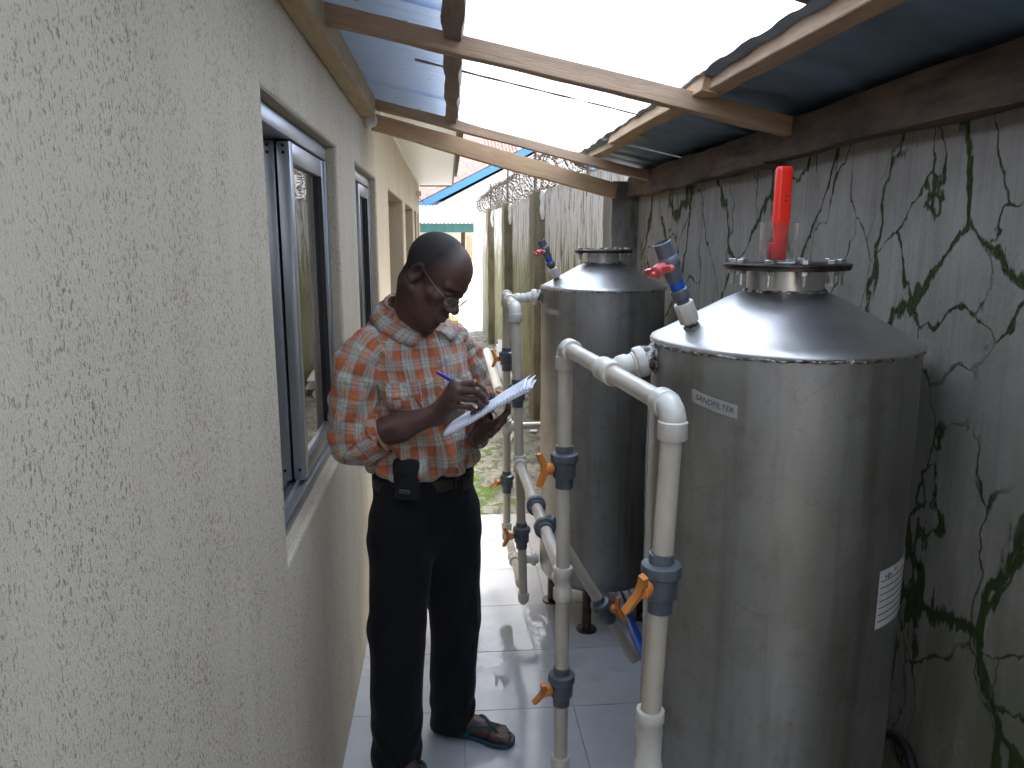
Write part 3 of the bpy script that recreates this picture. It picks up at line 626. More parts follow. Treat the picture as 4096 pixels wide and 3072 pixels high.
add('verge_board', join(board((-1.1, 2.26), (2.7, 4.17), .20, gy - .30, .03), board((2.7, 4.17), (6.0, 2.55), .20, gy - .30, .03)), 'blue_paint', far, smooth=False)
add('roof', join(board((-1.2, 2.42), (2.7, 4.37), .03, gy + 9, 9.28), board((2.701, 4.37), (6.1, 2.7), .03, gy + 9, 9.28)), 'red_roof', far, smooth=False)
nb = root('red_roofed_house', (-3.2, 24.0, 1.0), 'neighbouring house with rust red corrugated roof seen past the eave', 'house')
add('roof', sheet(-7, 2.6, 23.5, 33, 160, 20, lambda x, y: 2.75 + (y - 23.5) * .40 + .02 * np.sin(x * 2 * np.pi / .12)), 'red_roof', nb)
add('wall', box((-6.5, 24.2, .8), (2.4, 24.4, 2.9)), 'white_wall', nb, smooth=False)
yw = root('yard_wall', (1.0, 18.6, 1.0), 'bright white yard wall standing beside the green-fasciaed shed', 'wall')
add('wall', box((.68, 18.0, .5), (2.6, 18.15, 2.05)), 'white_wall', yw, smooth=False)
add('coping', box((.66, 17.97, 2.051), (2.62, 18.18, 2.12)), 'white_wall', yw, smooth=False)
ew = root('added_rear_wall', (0.3, -6.5, 0), 'plain cream wall added unseen behind the viewpoint for the tank reflections', 'wall')  # unseen wall, added to temper the bright band reflected in the tank
add('wall', box((-3, -6.6, -.05), (4, -6.4, 3.0)), 'cream_wall', ew, smooth=False)

# ------------------------------------------------------------------ lean-to roof
roof = root('lean_to_roof', (.3, 1.5, 2.2), 'lean-to roof of translucent corrugated sheets on rough timber rafters', 'roof')
def zr(x): return 2.205 - .218 * x
def beam(p, q, wdt, hgt, mat, name, wav=.002, seed=0, up=(0, 0, 1)):
    p, q = Vector(p), Vector(q); L = (q - p).length; xa = (q - p).normalized(); ya = Vector(up).cross(xa).normalized(); za = xa.cross(ya)
    M = Matrix((xa, ya, za)).transposed().to_4x4(); M.translation = p
    n = max(4, int(L / .05)); V = []
    for i in range(n + 1):
        x = L * i / n
        for (a, b) in ((-1, -1), (-.93, -1), (.93, -1), (1, -1), (1, -.93), (1, .93), (1, 1), (.93, 1), (-.93, 1), (-1, 1), (-1, .93), (-1, -.93)):
            s = .94 if abs(a) == 1 and abs(b) == 1 else 1; V.append((x, a * s * wdt / 2, b * s * hgt / 2))
    V = A(V); n1 = np.stack([0 * V[:, 0], wob(V * (1, 3, 3), 7, seed), wob(V * (1, 3, 3), 7, seed + 50)], 1); V = V + wav * n1
    F = grid_faces(n + 1, 12) + [tuple(range(12))[::-1], tuple(range(n * 12, n * 12 + 12))]
    return add(name, (V, F), mat, roof, wm=M, sharp=35)
beam((XL + .032, 4.0 - .4, 2.262), (XL + .032, -4.5, 2.262), .060, .085, 'timber_pale', 'ledger_beam', .002, 1)
beam((-.335, 2.207, zr(-.335) + .006), (.985, 2.14, zr(.985)), .050, .048, 'timber', 'rafter', .0025, 2)
beam((-.335, 3.650, zr(-.335) + .012), (.985, 3.664, zr(.985) - .02), .048, .040, 'timber', 'rafter', .0035, 3)
beam((-.340, 3.82, 2.232), (.868, 4.05, 1.935), .042, .078, 'timber_fresh', 'end_rafter', .003, 4)
beam((-.335, .75, zr(-.335) + .006), (.985, .72, zr(.985)), .05, .048, 'timber', 'rafter', .0025, 5)
beam((-.335, -.8, zr(-.335) + .006), (.985, -.82, zr(.985)), .05, .048, 'timber', 'rafter', .0025, 6)
beam((-.335, -2.3, zr(-.335) + .006), (.985, -2.3, zr(.985)), .05, .048, 'timber', 'rafter', .0025, 7)
beam((-.335, -3.9, zr(-.335) + .006), (.985, -3.9, zr(.985)), .05, .048, 'timber', 'rafter', .0025, 17)
beam((.005, -4.5, zr(0) + .046), (.030, 3.84, zr(0.03) + .030), .050, .045, 'timber_grey', 'purlin', .006, 8, (.2, 0, 1))
beam((.735, -4.5, zr(.73) + .047), (.705, 2.62, zr(.71) + .047), .045, .050, 'timber', 'purlin', .002, 9, (.2, 0, 1))
beam((.688, 2.05, zr(.70) + .045), (.690, 3.25, zr(.69) + .045), .045, .055, 'timber_fresh', 'purlin', .002, 10, (.2, 0, 1))
beam((.715, 2.9, zr(.715) + .041), (.705, 4.02, zr(.71) + .041), .042, .045, 'timber_pale', 'purlin', .002, 11, (.2, 0, 1))
beam((.968, -4.5, 1.975), (.968, 2.3, 1.972), .058, .10, 'timber_rotten', 'wall_plate', .005, 12)
beam((.968, 2.301, 1.965), (.968, 4.07, 1.955), .060, .105, 'timber_rotten', 'wall_plate', .008, 13)
def zs(x): return zr(x) + .071
lap_y = [4.05 - .65 * k for k in range(14)]  # rearmost sheets run on unseen behind the viewpoint, added to darken the tank
for k in range(13):
    y1_, y0_ = lap_y[k] + .03, lap_y[k + 1]; ny = 110
    v, f = sheet(-.362, .80, y0_, y1_, 12, ny, lambda x, y: zs(x) + .010 * np.sin(2 * np.pi * (y - 4.05) / .0765) + .0035 * (y > lap_y[k] - .03) + .001 * np.sin(x * 9 + k))
    s_ = add('translucent_sheet', (v, [q[::-1] for q in f]), 'translucent_sheet', roof, sharp=False)
    yl = lap_y[k]
    if k in (2, 4, 6, 1):
        n = 60; X = np.linspace(-.1 if k == 2 else .1, .78, n); P = np.stack([X, yl + .004 * wob(A([[x * 3, k, 0] for x in X]), 6, k), zs(X) - .0125], 1)
        hw = (.013 if k in (2, 4) else .004) * (1 + .8 * wob(P, 18, 40 + k)).clip(.08)
        a, b = P.copy(), P.copy(); a[:, 1] -= hw; b[:, 1] += hw; a[:, 2] -= .001; b[:, 2] -= .001
        v4 = np.vstack([a, b, b + (0, 0, .0015), a + (0, 0, .0015)]); f4 = []
        for i in range(n - 1):
            for r_ in range(4): q = (r_ + 1) % 4; f4.append((r_ * n + i, q * n + i, q * n + i + 1, r_ * n + i + 1))
        add('lap_grime', (v4, f4), 'lap_grime', s_)
for k in range(12):
    y1_, y0_ = 4.12 - .74 * k, 4.12 - .74 * (k + 1) - .03; ny = 60; dzk = .0012 * k
    prof = lambda y: .012 * np.clip(1.6 * np.sin(2 * np.pi * (y - 4.1) / .185), -1, 1)
    v, f = sheet(.655, 1.14, y0_, y1_, 10, ny, lambda x, y: zr(x) + .052 + dzk + prof(y) * .22 + .004 * np.sin(y * 5) * (1.14 - x))
    v[:, 0] += .005 * np.sin(v[:, 1] * 9) * (v[:, 0] < .66)
    add('metal_sheet', (v, [q[::-1] for q in f]), 'blue_metal', roof)

# ================================================================== TANKS
TR, ZB, ZT = .265, .20, 1.490
def cylpt(c, ang, r, z): return (c[0] + r * math.cos(ang), c[1] + r * math.sin(ang), z)
def wrap(c, r, a0, a1, z0, z1, na=24, nz=6, th=.0012, tilt=0.0):
    Aa, Z = np.meshgrid(np.linspace(a0, a1, na), np.linspace(z0, z1, nz)); Z = Z + tilt * (Aa - a0)
    V = np.vstack([np.stack([c[0] + q * np.cos(Aa), c[1] + q * np.sin(Aa), Z], -1).reshape(-1, 3) for q in (r, r + th)])
    n = na * nz; f = grid_faces(nz, na, False); F = [q[::-1] for q in f] + [tuple(i + n for i in q) for q in f]
    per = list(range(na)) + [na * k + na - 1 for k in range(1, nz)] + [na * (nz - 1) + k for k in range(na - 2, -1, -1)] + [na * k for k in range(nz - 2, 0, -1)]
    F += [(per[i], per[(i + 1) % len(per)], per[(i + 1) % len(per)] + n, per[i] + n) for i in range(len(per))]
    return V, F
def text_vf(s, size, shear=.0):
    cu = bpy.data.curves.new('t', 'FONT'); cu.body = s; cu.size = size; cu.shear = shear; cu.extrude = 0; cu.align_x = 'CENTER'; cu.align_y = 'CENTER'
    o = bpy.data.objects.new('t', cu); COL.objects.link(o); dg = bpy.context.evaluated_depsgraph_get(); me = o.evaluated_get(dg).to_mesh()
    v = A([p.co[:] for p in me.vertices]); f = [tuple(p.vertices) for p in me.polygons]; bpy.data.objects.remove(o); bpy.data.curves.remove(cu); return v, f
def wrap_text(s, size, c, r, ac, zc, tilt=0.0, shear=0.0):
    v, f = text_vf(s, size, shear); a = ac + v[:, 0] / r; rr = r
    return np.stack([c[0] + rr * np.cos(a), c[1] + rr * np.sin(a), zc + v[:, 1] + tilt * (a - ac)], 1), f
def weld(c, r, z, n=160, tr=.0035, seed=0):
    a = np.linspace(0, 2 * np.pi, n, endpoint=False); P = np.stack([c[0] + r * np.cos(a), c[1] + r * np.sin(a), z + .0012 * np.sin(a * 23)], 1)
    q = np.linspace(0, 2 * np.pi, 6, endpoint=False); V = []
    for i in range(n):
        t = tr * (1 + .35 * math.sin(i * 2.3 + seed) + .2 * math.sin(i * .9)); d = A((math.cos(a[i]), math.sin(a[i]), 0))
        V.append(P[i] + t * (np.cos(q)[:, None] * d + np.sin(q)[:, None] * A((0, 0, 1))))
    V = np.vstack(V); F = [(i * 6 + j, ((i + 1) % n) * 6 + j, ((i + 1) % n) * 6 + (j + 1) % 6, i * 6 + (j + 1) % 6) for i in range(n) for j in range(6)]
    return V, F
def tank(c, label, leg_ang):
    t = root('water_filter_tank', (c[0], c[1], 0), label, 'tank', 'stainless steel filter tanks')
    cz = (c[0], c[1], 0)
    n = 96; prof = [(.02, ZB - .035), (.12, ZB - .03), (.21, ZB - .016), (.25, ZB - .004), (TR - .004, ZB + .012), (TR, ZB + .03)] + [(TR + .0009 * math.sin(k * 1.7), ZB + .03 + (ZT - ZB - .032) * k / 22) for k in range(1, 23)]
    add('body', lathe(prof, cz, n=n), 'stainless_steel', t, sharp=50)
    dp = [(TR + .003, ZT - .004), (TR + .005, ZT + .001), (TR + .002, ZT + .006), (.252, ZT + .013), (.225, ZT + .027), (.19, ZT + .046), (.15, ZT + .068), (.115, ZT + .087), (.09, ZT + .098), (.080, ZT + .102)]
    add('dome', lathe(dp, cz, n=n), 'dome_steel', t, sharp=70)
    add('rim_weld', weld(c, TR + .001, ZT - .0045), 'weld_steel', t)
    add('neck', lathe([(.080, ZT + .100), (.0765, ZT + .103), (.0765, ZT + .148)], cz, n=64), 'dome_steel', t)
    add('neck_weld', weld(c, .079, ZT + .1025, 90, .0035, 2), 'weld_steel', t)
    zf = ZT + .146
    fl = add('flange', join(lathe([(.02, 0), (.123, 0), (.1245, .003), (.1245, .006)], (c[0], c[1], zf), n=64), lathe([(.1245, .0072), (.1255, .008), (.1255, .0115), (.122, .013), (.02, .0135)], (c[0] + .001, c[1], zf), n=64)), 'dark_steel', t)
    hexh = lambda r, h, z: lathe([(r, 0), (r, h - .001), (r * .9, h)], (0, 0, z), n=6)
    b0 = None
    for k in range(10):
        a = 2 * math.pi * (k + .35) / 10; M = Matrix.Translation((c[0] + .105 * math.cos(a), c[1] + .105 * math.sin(a), zf)) @ Matrix.Rotation(k * .7, 4, 'Z')
        if b0 is None: b0 = add('bolt', join(hexh(.0095, .0075, .0136), lathe([(.005, -.030), (.005, .0)], n=10), hexh(.0095, .008, -.0085)), 'galvanised', t, wm=M, smooth=False)
        else: twin(b0, t, M)
    for a in leg_ang:
        x, y = c[0] + .215 * math.cos(a), c[1] + .215 * math.sin(a)
        add('leg', join(lathe([(.021, .004), (.021, ZB + .02)], (x, y, 0), n=20), lathe([(.045, 0), (.046, .003), (.045, .007), (.022, .008), (.022, .012)], (x, y, 0), n=24)), 'dark_steel', t)
    add('inlet_nozzle', join(lathe([(.026, 0), (.026, .03)], (c[0] - TR + .004, c[1] + .02, 1.452), (-1, 0, 0), 24), lathe([(.034, 0), (.034, .006), (.028, .010)], (c[0] - TR + .003, c[1] + .02, 1.452), (-1, 0, 0), 24)), 'weld_steel', t)
    # vent cock standing on the dome
    base = A((c[0] - .205, c[1] - .04, ZT + .034)); ax = A((-.40, -.10, .91)); ax /= np.linalg.norm(ax)
    add('vent_nipple', lathe([(.017, -.012), (.017, .004), (.013, .006), (.013, .016)], base, ax, 16), 'weld_steel', t)
    vs1 = add('vent_socket', lathe([(.0195, .012), (.0205, .016), (.0205, .052), (.0185, .054)], base, ax, 8), 'white_pvc', t, sharp=30)
    add('vent_bush', lathe([(.0135, .054), (.0135, .064), (.0185, .066), (.0185, .074, .001), (.0185, .082, .001), (.016, .084)], base, ax, 24), 'grey_pvc', t)
    add('vent_tape', lathe([(.0145, .083), (.0150, .085), (.0150, .101), (.0145, .102)], base, ax, 20), 'blue_plastic', t)
    vc = add('vent_cock', lathe([(.0165, .101), (.0175, .104), (.0175, .127), (.0215, .131), (.0225, .140), (.0215, .149), (.0175, .153), (.0175, .182), (.0155, .183), (.0150, .165)], base, ax, 24), 'grey_pvc', t)
    u, w_, d = frame(ax); out = A((-.80, -.60, 0)); out = out - ax * (out @ ax); out /= np.linalg.norm(out); sd = np.cross(ax, out); hc = base + ax * .140
    add('vent_handle', join(lathe([(.010, .018), (.010, .028), (.0125, .030), (.0125, .048), (.010, .050), (.005, .051), (.005, .060)], hc, out, 16), prism([(-.030, -.006), (.030, -.006), (.034, 0), (.030, .006), (-.030, .006), (-.034, 0)], hc + out * .036, sd, ax, out, .010)), 'red_plastic', vc)
    return t
NC, FC = (.691, 1.545), (.665, 3.30)
tn = tank(NC, 'large stainless steel filter tank in the right foreground with taped label and white plate', [R(-160), R(-65), R(75), R(165)])
tf = tank(FC, 'stainless steel filter tank standing farther back near the dark pillar', [R(-112), R(155), R(70), R(-30)])
# hand-lettered tape strips and the ruled data plate
tp = add('tape_label', wrap(NC, TR + .0012, R(-149.3), R(-128.6), 1.391, 1.417, 20, 4, .0006, -.052), 'paper_tape', tn)
add('lettering', wrap_text('SANDFILTER', .0145, NC, TR + .0022, R(-139), 1.3945, -.052, .25), 'ink', tp, smooth=False)
tp2 = add('tape_label', wrap(FC, TR + .0012, R(-170), R(-143), 1.385, 1.407, 20, 4, .0006, 0.0), 'paper_tape', tf)
pl = add('data_plate', wrap(NC, TR + .0012, R(-64), R(-26), .958, 1.078, 20, 6, .0008, 0), 'plate_white', tn)
for k in range(7): add('ruled_line', wrap(NC, TR + .0022, R(-63), R(-27 if k else -33), .972 + .0138 * k, .9738 + .0138 * k, 16, 2, .0003), 'ink', pl, smooth=False)
add('ruled_line', wrap(NC, TR + .0022, R(-34.5), R(-34), .968, 1.055, 2, 6, .0003), 'ink', pl, smooth=False)
for k in range(3): add('plate_mark', wrap(NC, TR + .0022, R(-60 + 2.0 * k), R(-59.0 + 2.0 * k), 1.060 - .002 * (k % 2), 1.066 + .002 * (k % 2), 4, 2, .0003), 'ink', pl, smooth=False)
add('rivet', lathe([(.004, 0), (.004, .002), (.002, .003)], cylpt(NC, R(-52), TR + .002, 1.070), (math.cos(R(-52)), math.sin(R(-52)), 0), 10), 'galvanised', pl)

# beaker with tester on the near tank's lid
ZF = ZT + .146 + .0137
bk = root('glass_beaker', (.652, 1.50, ZF), 'clear glass beaker of water on the lid of the near tank', 'beaker')
add('glass', lathe([(.0005, .0), (.033, .0), (.0355, .003), (.0360, .076), (.0368, .0785), (.0350, .0785), (.0342, .075), (.0338, .007), (.0310, .0045), (.0005, .0045)], (.652, 1.50, ZF), n=48, caps=False), 'thin_glass', bk, sharp=60)
add('water', lathe([(.0005, .005), (.0308, .0052), (.0334, .0075), (.0336, .046), (.0005, .046)], (.652, 1.50, ZF), n=48, caps=False), 'thin_glass', bk, sharp=60)
mt = root('water_tester', (.656, 1.50, ZF + .006), 'bright red pen-shaped water tester standing in the glass beaker', 'water tester')
def tester():
    V = []; rows = [(.0, .0115, .0105), (.012, .0125, .011), (.036, .0125, .011), (.040, .0105, .009), (.062, .0135, .011), (.068, .0155, .012), (.070, .0155, .012), (.172, .0145, .0115), (.178, .0135, .0105), (.180, .011, .009)]
    for h, a, b in rows:
        t = np.linspace(0, 2 * np.pi, 24, endpoint=False); c, s = np.cos(t), np.sin(t); e = 2 / 4.5
        V.append(np.stack([.654 + .006 * h + a * np.sign(c) * np.abs(c) ** e, 1.50 + b * np.sign(s) * np.abs(s) ** e, ZF + .006 + h + 0 * c], 1))
    V = np.vstack(V); n = len(rows); return V, grid_faces(n, 24) + [tuple(range(24))[::-1], tuple(range((n - 1) * 24, n * 24))]
add('case', tester(), 'meter_red', mt)
add('button', lathe([(.002, 0), (.002, .001)], (.6575, 1.4885, ZF + .130), (0, -1, 0), 8), 'ink', mt)
add('button', lathe([(.002, 0), (.002, .001)], (.6574, 1.4885, ZF + .121), (0, -1, 0), 8), 'ink', mt)
add('probe_cap', bbox((.6335, 1.489, ZF + .0062), (.6455, 1.511, ZF + .040), .003), 'meter_red', mt)

# ================================================================== PIPEWORK
PR = .0184; FK = 1.09
def sc(p): return [(q[0] if abs(q[0] - PR) < 1e-6 else q[0] * FK,) + tuple(q[1:]) for q in p]
def pipe(par, p, q, r=PR, name='pipe', mat='cream_pvc'): return add(name, tube([p, q], r, 24), mat, par)
def elbow(par, corner, d1, d2, mat='white_pvc', marks=True):
    c, d1, d2 = A(corner), A(d1), A(d2); br = .026; P = []
    for t in np.linspace(0, math.pi / 2, 9): P.append(c + d1 * br * (1 - math.sin(t)) + d2 * br * (1 - math.cos(t)))
    bend = tube(P, .0212 * FK, 24, False); s = []
    for d in (d1, d2): s.append(lathe(sc([(.0195, br - .006), (.0235, br - .003), (.0238, br + .026), (.0225, br + .028), (PR, br + .0285)]), c, d, 28, caps=False))
    e = add('elbow', join(bend, *s), mat, par)
    m = (d1 + d2) / math.sqrt(2); add('mould_mark', lathe(sc([(.0035, 0), (.0035, .0015), (.0022, .0016)]), c + m * (-.0095) , -m, 12), mat, e)
    return e
def tee(par, c, ax, br, mat='white_pvc', half=.034):
    c = A(c)
    return add('tee', join(lathe(sc([(PR, -half - .0005), (.0225, -half), (.0238, -half + .002), (.0238, -half + .022), (.0210, -half + .026), (.0210, half - .026), (.0238, half - .022), (.0238, half - .002), (.0225, half), (PR, half + .0005)]), c, ax, 28, caps=False), lathe(sc([(.0208, .0), (.0208, .020), (.0236, .024), (.0236, .042), (.0225, .044), (PR, .0445)]), c, br, 28, caps=False)), mat, par)
def socket_(par, c, ax, half=.042, mat='white_pvc'):
    return add('coupling', lathe(sc([(PR, -half - .0005), (.0222, -half), (.0230, -half + .002), (.0230, -half + .028), (.0200, -half + .032), (.0200, half - .032), (.0230, half - .028), (.0230, half - .002), (.0222, half), (PR, half + .0005)]), A(c), ax, 28, caps=False), mat, par)
HND = [(0, .011), (.012, .013), (.024, .034), (.030, .044), (.041, .042), (.036, .028), (.027, .007), (.027, -.007), (.036, -.028), (.041, -.042), (.030, -.044), (.024, -.034), (.012, -.013), (0, -.011)]
def valve(par, c, ax, out, roll=0.0, label=None):
    c, ax, out = A(c), A(ax) / np.linalg.norm(ax), A(out); out = out - ax * (out @ ax); out /= np.linalg.norm(out)
    v = add('valve', lathe(sc([(PR, -.0555), (.0205, -.055), (.0212, -.054, .0008), (.0212, -.030, .0008), (.0262, -.027), (.0278, -.024), (.0278, .012), (.0310, .014), (.0332, .016, .0012), (.0332, .030, .0012), (.0318, .034), (.0265, .037), (.0212, .038, .0008), (.0212, .054, .0008), (.0205, .055), (PR, .0555)]), c, -ax if ax[2] < 0 else ax, 40, caps=False), 'grey_pvc', par, label=label)
    sd = np.cross(ax, out); a2 = ax * math.cos(roll) + sd * math.sin(roll); t2 = np.cross(a2, out)
    add('stem', lathe(sc([(.010, .024), (.010, .040)]), c, out, 14), 'grey_pvc', v)
    h = add('handle', join(prism(HND, c + out * .038, out, a2, t2, .013), lathe(sc([(.0125, .036), (.0135, .040), (.0135, .052), (.011, .056)]), c, out, 14)), 'orange_plastic', v, sharp=30)
    return v
def union(par, c, ax, L=.085, mat='white_pvc'):
    return add('union', lathe(sc([(PR, -.0005), (.0200, 0), (.0205, .002), (.0205, .018), (.0175, .019), (.0175, .024), (.0210, .026), (.0210, .042), (.0232, .044), (.0232, .048), (.0290, .049, .0006), (.0305, .052, .0008), (.0305, .066, .0008), (.0290, .069, .0006), (.0215, .070), (.0215, L), (PR, L + .001)]), A(c), ax, 40, caps=False), mat, par, sharp=30)
ZUP = A((0, 0, 1)); YD = A((0, 1, 0)); XD = A((1, 0, 0))
def gray_union(par, c, ax): return add('pipe_union', lathe(sc([(PR, -.030), (.0225, -.029), (.0225, -.010), (.0300, -.008), (.0310, -.004, .0008), (.0310, .010, .0008), (.0295, .014), (.0225, .015), (.0225, .030), (PR, .031)]), A(c), ax, 36, caps=False), 'grey_pvc', par)
def manifold(ya, xa, yb, xb, yt, tank_x, label, hA, hB, rolls, leanA=0.0, end_cap=False, zdrop=0.0):
    m = root('pipe_manifold', ((xa + xb) / 2, (ya + yb) / 2, 0), label, 'pipework', 'valve manifolds beside the tanks')
    zt = 1.435; Pa, Pb = A((xa, ya, zt - zdrop)), A((xb, yb, zt)); d = (Pb - Pa) / np.linalg.norm(Pb - Pa)
    elbow(m, Pa, d, -ZUP); elbow(m, Pb, -d, -ZUP)
    tt = (yt - ya) / (yb - ya); T = Pa + (Pb - Pa) * tt; tgt = A((tank_x, yt, 1.452)); bd = (tgt - T) / np.linalg.norm(tgt - T)
    pipe(m, Pa + d * .030, T - d * .03); pipe(m, T + d * .03, Pb - d * .030); tee(m, T, d, bd)
    L = np.linalg.norm(tgt - T); pipe(m, T + bd * .04, T + bd * (L - .080), mat='white_pvc'); union(m, T + bd * (L - .088), bd, .083)
    e = [(1.16 - .045, hA[0], rolls[0]), (.505, hA[1], rolls[1])]
    def at_(P, z): return A((P[0] + leanA * (1.4 - z) * (P is Pa), P[1], z))
    tz = .815
    # near upright
    zz = [Pa[2] - .03, 1.10 + .055, 1.10 - .055, tz + .034, tz - .034, .51 + .055, .51 - .055, .235]
    for k in range(0, 8, 2): pipe(m, at_(Pa, zz[k]), at_(Pa, zz[k + 1]))
    valve(m, at_(Pa, 1.10), ZUP, hA[0], rolls[0]); valve(m, at_(Pa, .51), ZUP, hA[1], rolls[1])
    add('end_cap', lathe([(PR, .036), (.0225, .036), (.0235, .034), (.0235, .010), (.020, -.006), (.012, -.014), (.002, -.017)], at_(Pa, .225), (0, 0, 1), 28), 'white_pvc', m)
    # far upright
    zz = [zt - .03, 1.130 + .055, 1.130 - .055, tz + .042, tz - .042, .52 + .055, .52 - .055, .262 + .03]
    for k in range(0, 8, 2): pipe(m, A((xb, yb, zz[k])), A((xb, yb, zz[k + 1])))
    valve(m, (xb, yb, 1.130), ZUP, hB[0], rolls[2]); valve(m, (xb, yb, .52), ZUP, hB[1], rolls[3])
    elbow(m, (xb, yb, .255), ZUP, -YD); B2 = A((xb + .01, yt - .02, .255)); d2 = B2 - A((xb, yb, .255)); d2 /= np.linalg.norm(d2)
    pipe(m, A((xb, yb, .255)) + d2 * .03, B2 - d2 * .03); tee(m, B2, d2, XD); pipe(m, B2 + d2 * .03, B2 + d2 * .24); add('end_cap', lathe([(PR, -.02), (.0235, -.02), (.0235, .006), (.018, .014), (.002, .018)], B2 + d2 * .25, d2, 24), 'white_pvc', m)
    pipe(m, B2 + XD * .04, B2 + XD * (tank_x - B2[0] - .08), mat='white_pvc'); union(m, B2 + XD * (tank_x - B2[0] - .088), XD, .080)
    return m, Pa, Pb
OUT = A((-.93, -.37, 0))
mn, nA, nB = manifold(1.25, .378, 1.86, .286, 1.565, NC[0] - TR, 'cream PVC pipe manifold with orange-handled grey valves beside the near tank', (A((-.80, -.60, 0)), OUT), (OUT, A((-.9, -.45, 0))), (.45, .3, 0.0, .5), -.035, zdrop=.02)
mf, fA, fB = manifold(2.95, .255, 3.62, .272, 3.32, FC[0] - TR, 'cream PVC pipe manifold with orange-handled grey valves beside the far tank', (A((-1, -.1, 0)), A((-1, -.15, 0))), (A((-.9, .45, 0)), A((-.95, -.3, 0))), (1.57, .15, .1, .8), .03)
tz = .815
tA = A((fA[0] + .03 * (1.4 - tz), fA[1], tz)); tB = A((nB[0] + .004, nB[1], tz + .01)); dc = (tB - tA) / np.linalg.norm(tB - tA)
tee(mf, tA, ZUP, dc); socket_(mn, (nB[0], nB[1], tz), ZUP, .045); tee(mn, A((nA[0] - .035 * (1.4 - tz), nA[1], tz - .03)), ZUP, A((.25, .97, 0)), half=.066)
add('branch', lathe([(.0208, .0), (.0208, .020), (.0236, .024), (.0236, .042), (.0225, .044), (PR, .0445)], (nB[0], nB[1], tz), -dc, 28, caps=False), 'white_pvc', mn)
L = np.linalg.norm(tB - tA); pipe(mf, tA + dc * .04, tA + dc * .48); pipe(mf, tA + dc * .54, tA + dc * .69); pipe(mf, tA + dc * .75, tB - dc * .04)
gray_union(mf, tA + dc * .51, dc); gray_union(mf, tA + dc * .72, -dc)
near_tee = tA + dc * .56
# horizontal supply pipe passing behind the far tank
tee(mf, (fB[0], fB[1], .80), ZUP, XD); pipe(mf, (fB[0] + .04, fB[1], .80), (1.0 - .002, fB[1] + .02, .80))
# slanting drain pipe with its own valve
dr = root('drain_pipe', (.45, 2.45, .3), 'cream drain pipe with an orange-handled valve slanting down between the tanks', 'pipe')
q0, q1 = A((.318, 2.395, .785)), A((.650, 2.50, .205)); dd = (q1 - q0) / np.linalg.norm(q1 - q0); Ld = np.linalg.norm(q1 - q0); vm = .62 * Ld
pipe(dr, q0, q0 + dd * (vm - .055)); valve(dr, q0 + dd * vm, -dd, A((.75, -.62, .25)), .4); pipe(dr, q0 + dd * (vm + .055), q1)
add('saddle', lathe([(PR, -.002), (.0225, 0), (.0225, .035), (PR, .037)], q0 - dd * .004, dd, 24), 'grey_pvc', dr)
# blue pipes lying behind the near tank
b1 = add('blue_pipe', tube([(.765, 2.12, .021), (.775, 2.80, .021), (.795, 3.42, .021)], .0205, 16), 'blue_pipe', origin=(.775, 2.8, 0), label='blue plastic pipe on the wet tiles, nearer the passage', cat='pipe', group='blue pipes behind the near tank')
b2 = add('blue_pipe', tube([(.862, 2.15, .021), (.868, 2.80, .021), (.870, 3.50, .021)], .0205, 16), 'blue_pipe', origin=(.865, 2.8, 0), label='blue plastic pipe on the wet tiles, nearer the boundary wall', cat='pipe', group='blue pipes behind the near tank')
# clear sight hose hanging beside the near tank
add('sight_hose', tube(catmull([(.416, 1.53, 1.395), (.413, 1.522, 1.28), (.411, 1.515, 1.18), (.412, 1.51, 1.09), (.411, 1.505, 1.01)], 6), 0.0075, 16), 'clear_vinyl', origin=(.411, 1.51, 1.01), label='clear plastic sight hose hanging beside the near tank', cat='hose')
# black hose behind the near tank, bottom right
P = [(.975 - .012 * math.cos(t * 2), 1.455 + .10 * math.cos(t), .50 + .10 * math.sin(t)) for t in np.linspace(-.6, 3.6, 26)]
add('black_hose', tube(P, .011, 12), 'black_rubber', origin=(.975, 1.46, .45), label='curved black rubber hose squeezed between near tank and boundary wall', cat='hose')
# loose bits on the passage ground
def gutter(p, q, r, open_=True):
    p, q = A(p), A(q); u, w_, d = frame(q - p); a = np.linspace(-2.6, 2.6, 15) if open_ else np.linspace(-3.14, 3.14, 15); V = []
    for c in (p, q):
        for rr in (r, r - .004): V.append(c + rr * (np.cos(a - 1.9)[:, None] * u + np.sin(a - 1.9)[:, None] * w_))
    V = np.vstack(V); n = 15; F = []
    for i in range(n - 1): F += [(i, i + 1, 2 * n + i + 1, 2 * n + i), (n + i + 1, n + i, 3 * n + i, 3 * n + i + 1), (i + 1, i, n + i, n + i + 1), (2 * n + i, 2 * n + i + 1, 3 * n + i + 1, 3 * n + i)]
    F += [(0, 2 * n, 3 * n, n), (n - 1, 2 * n - 1, 4 * n - 1, 3 * n - 1)]; return V, F
add('plastic_pipe', tube([(.535, 8.2, .058), (.555, 11.2, .058)], .056, 20), 'white_wall', origin=(.55, 9.5, 0), label='white plastic pipe lying by the fence, nearest the passage middle', cat='pipe', group='white pipes lying along the fence')
add('plastic_pipe', gutter((.648, 8.9, .058), (.665, 11.3, .058), .05), 'white_wall', origin=(.65, 10, 0), label='white plastic pipe lying by the fence, between its pale neighbours', cat='pipe', group='white pipes lying along the fence')
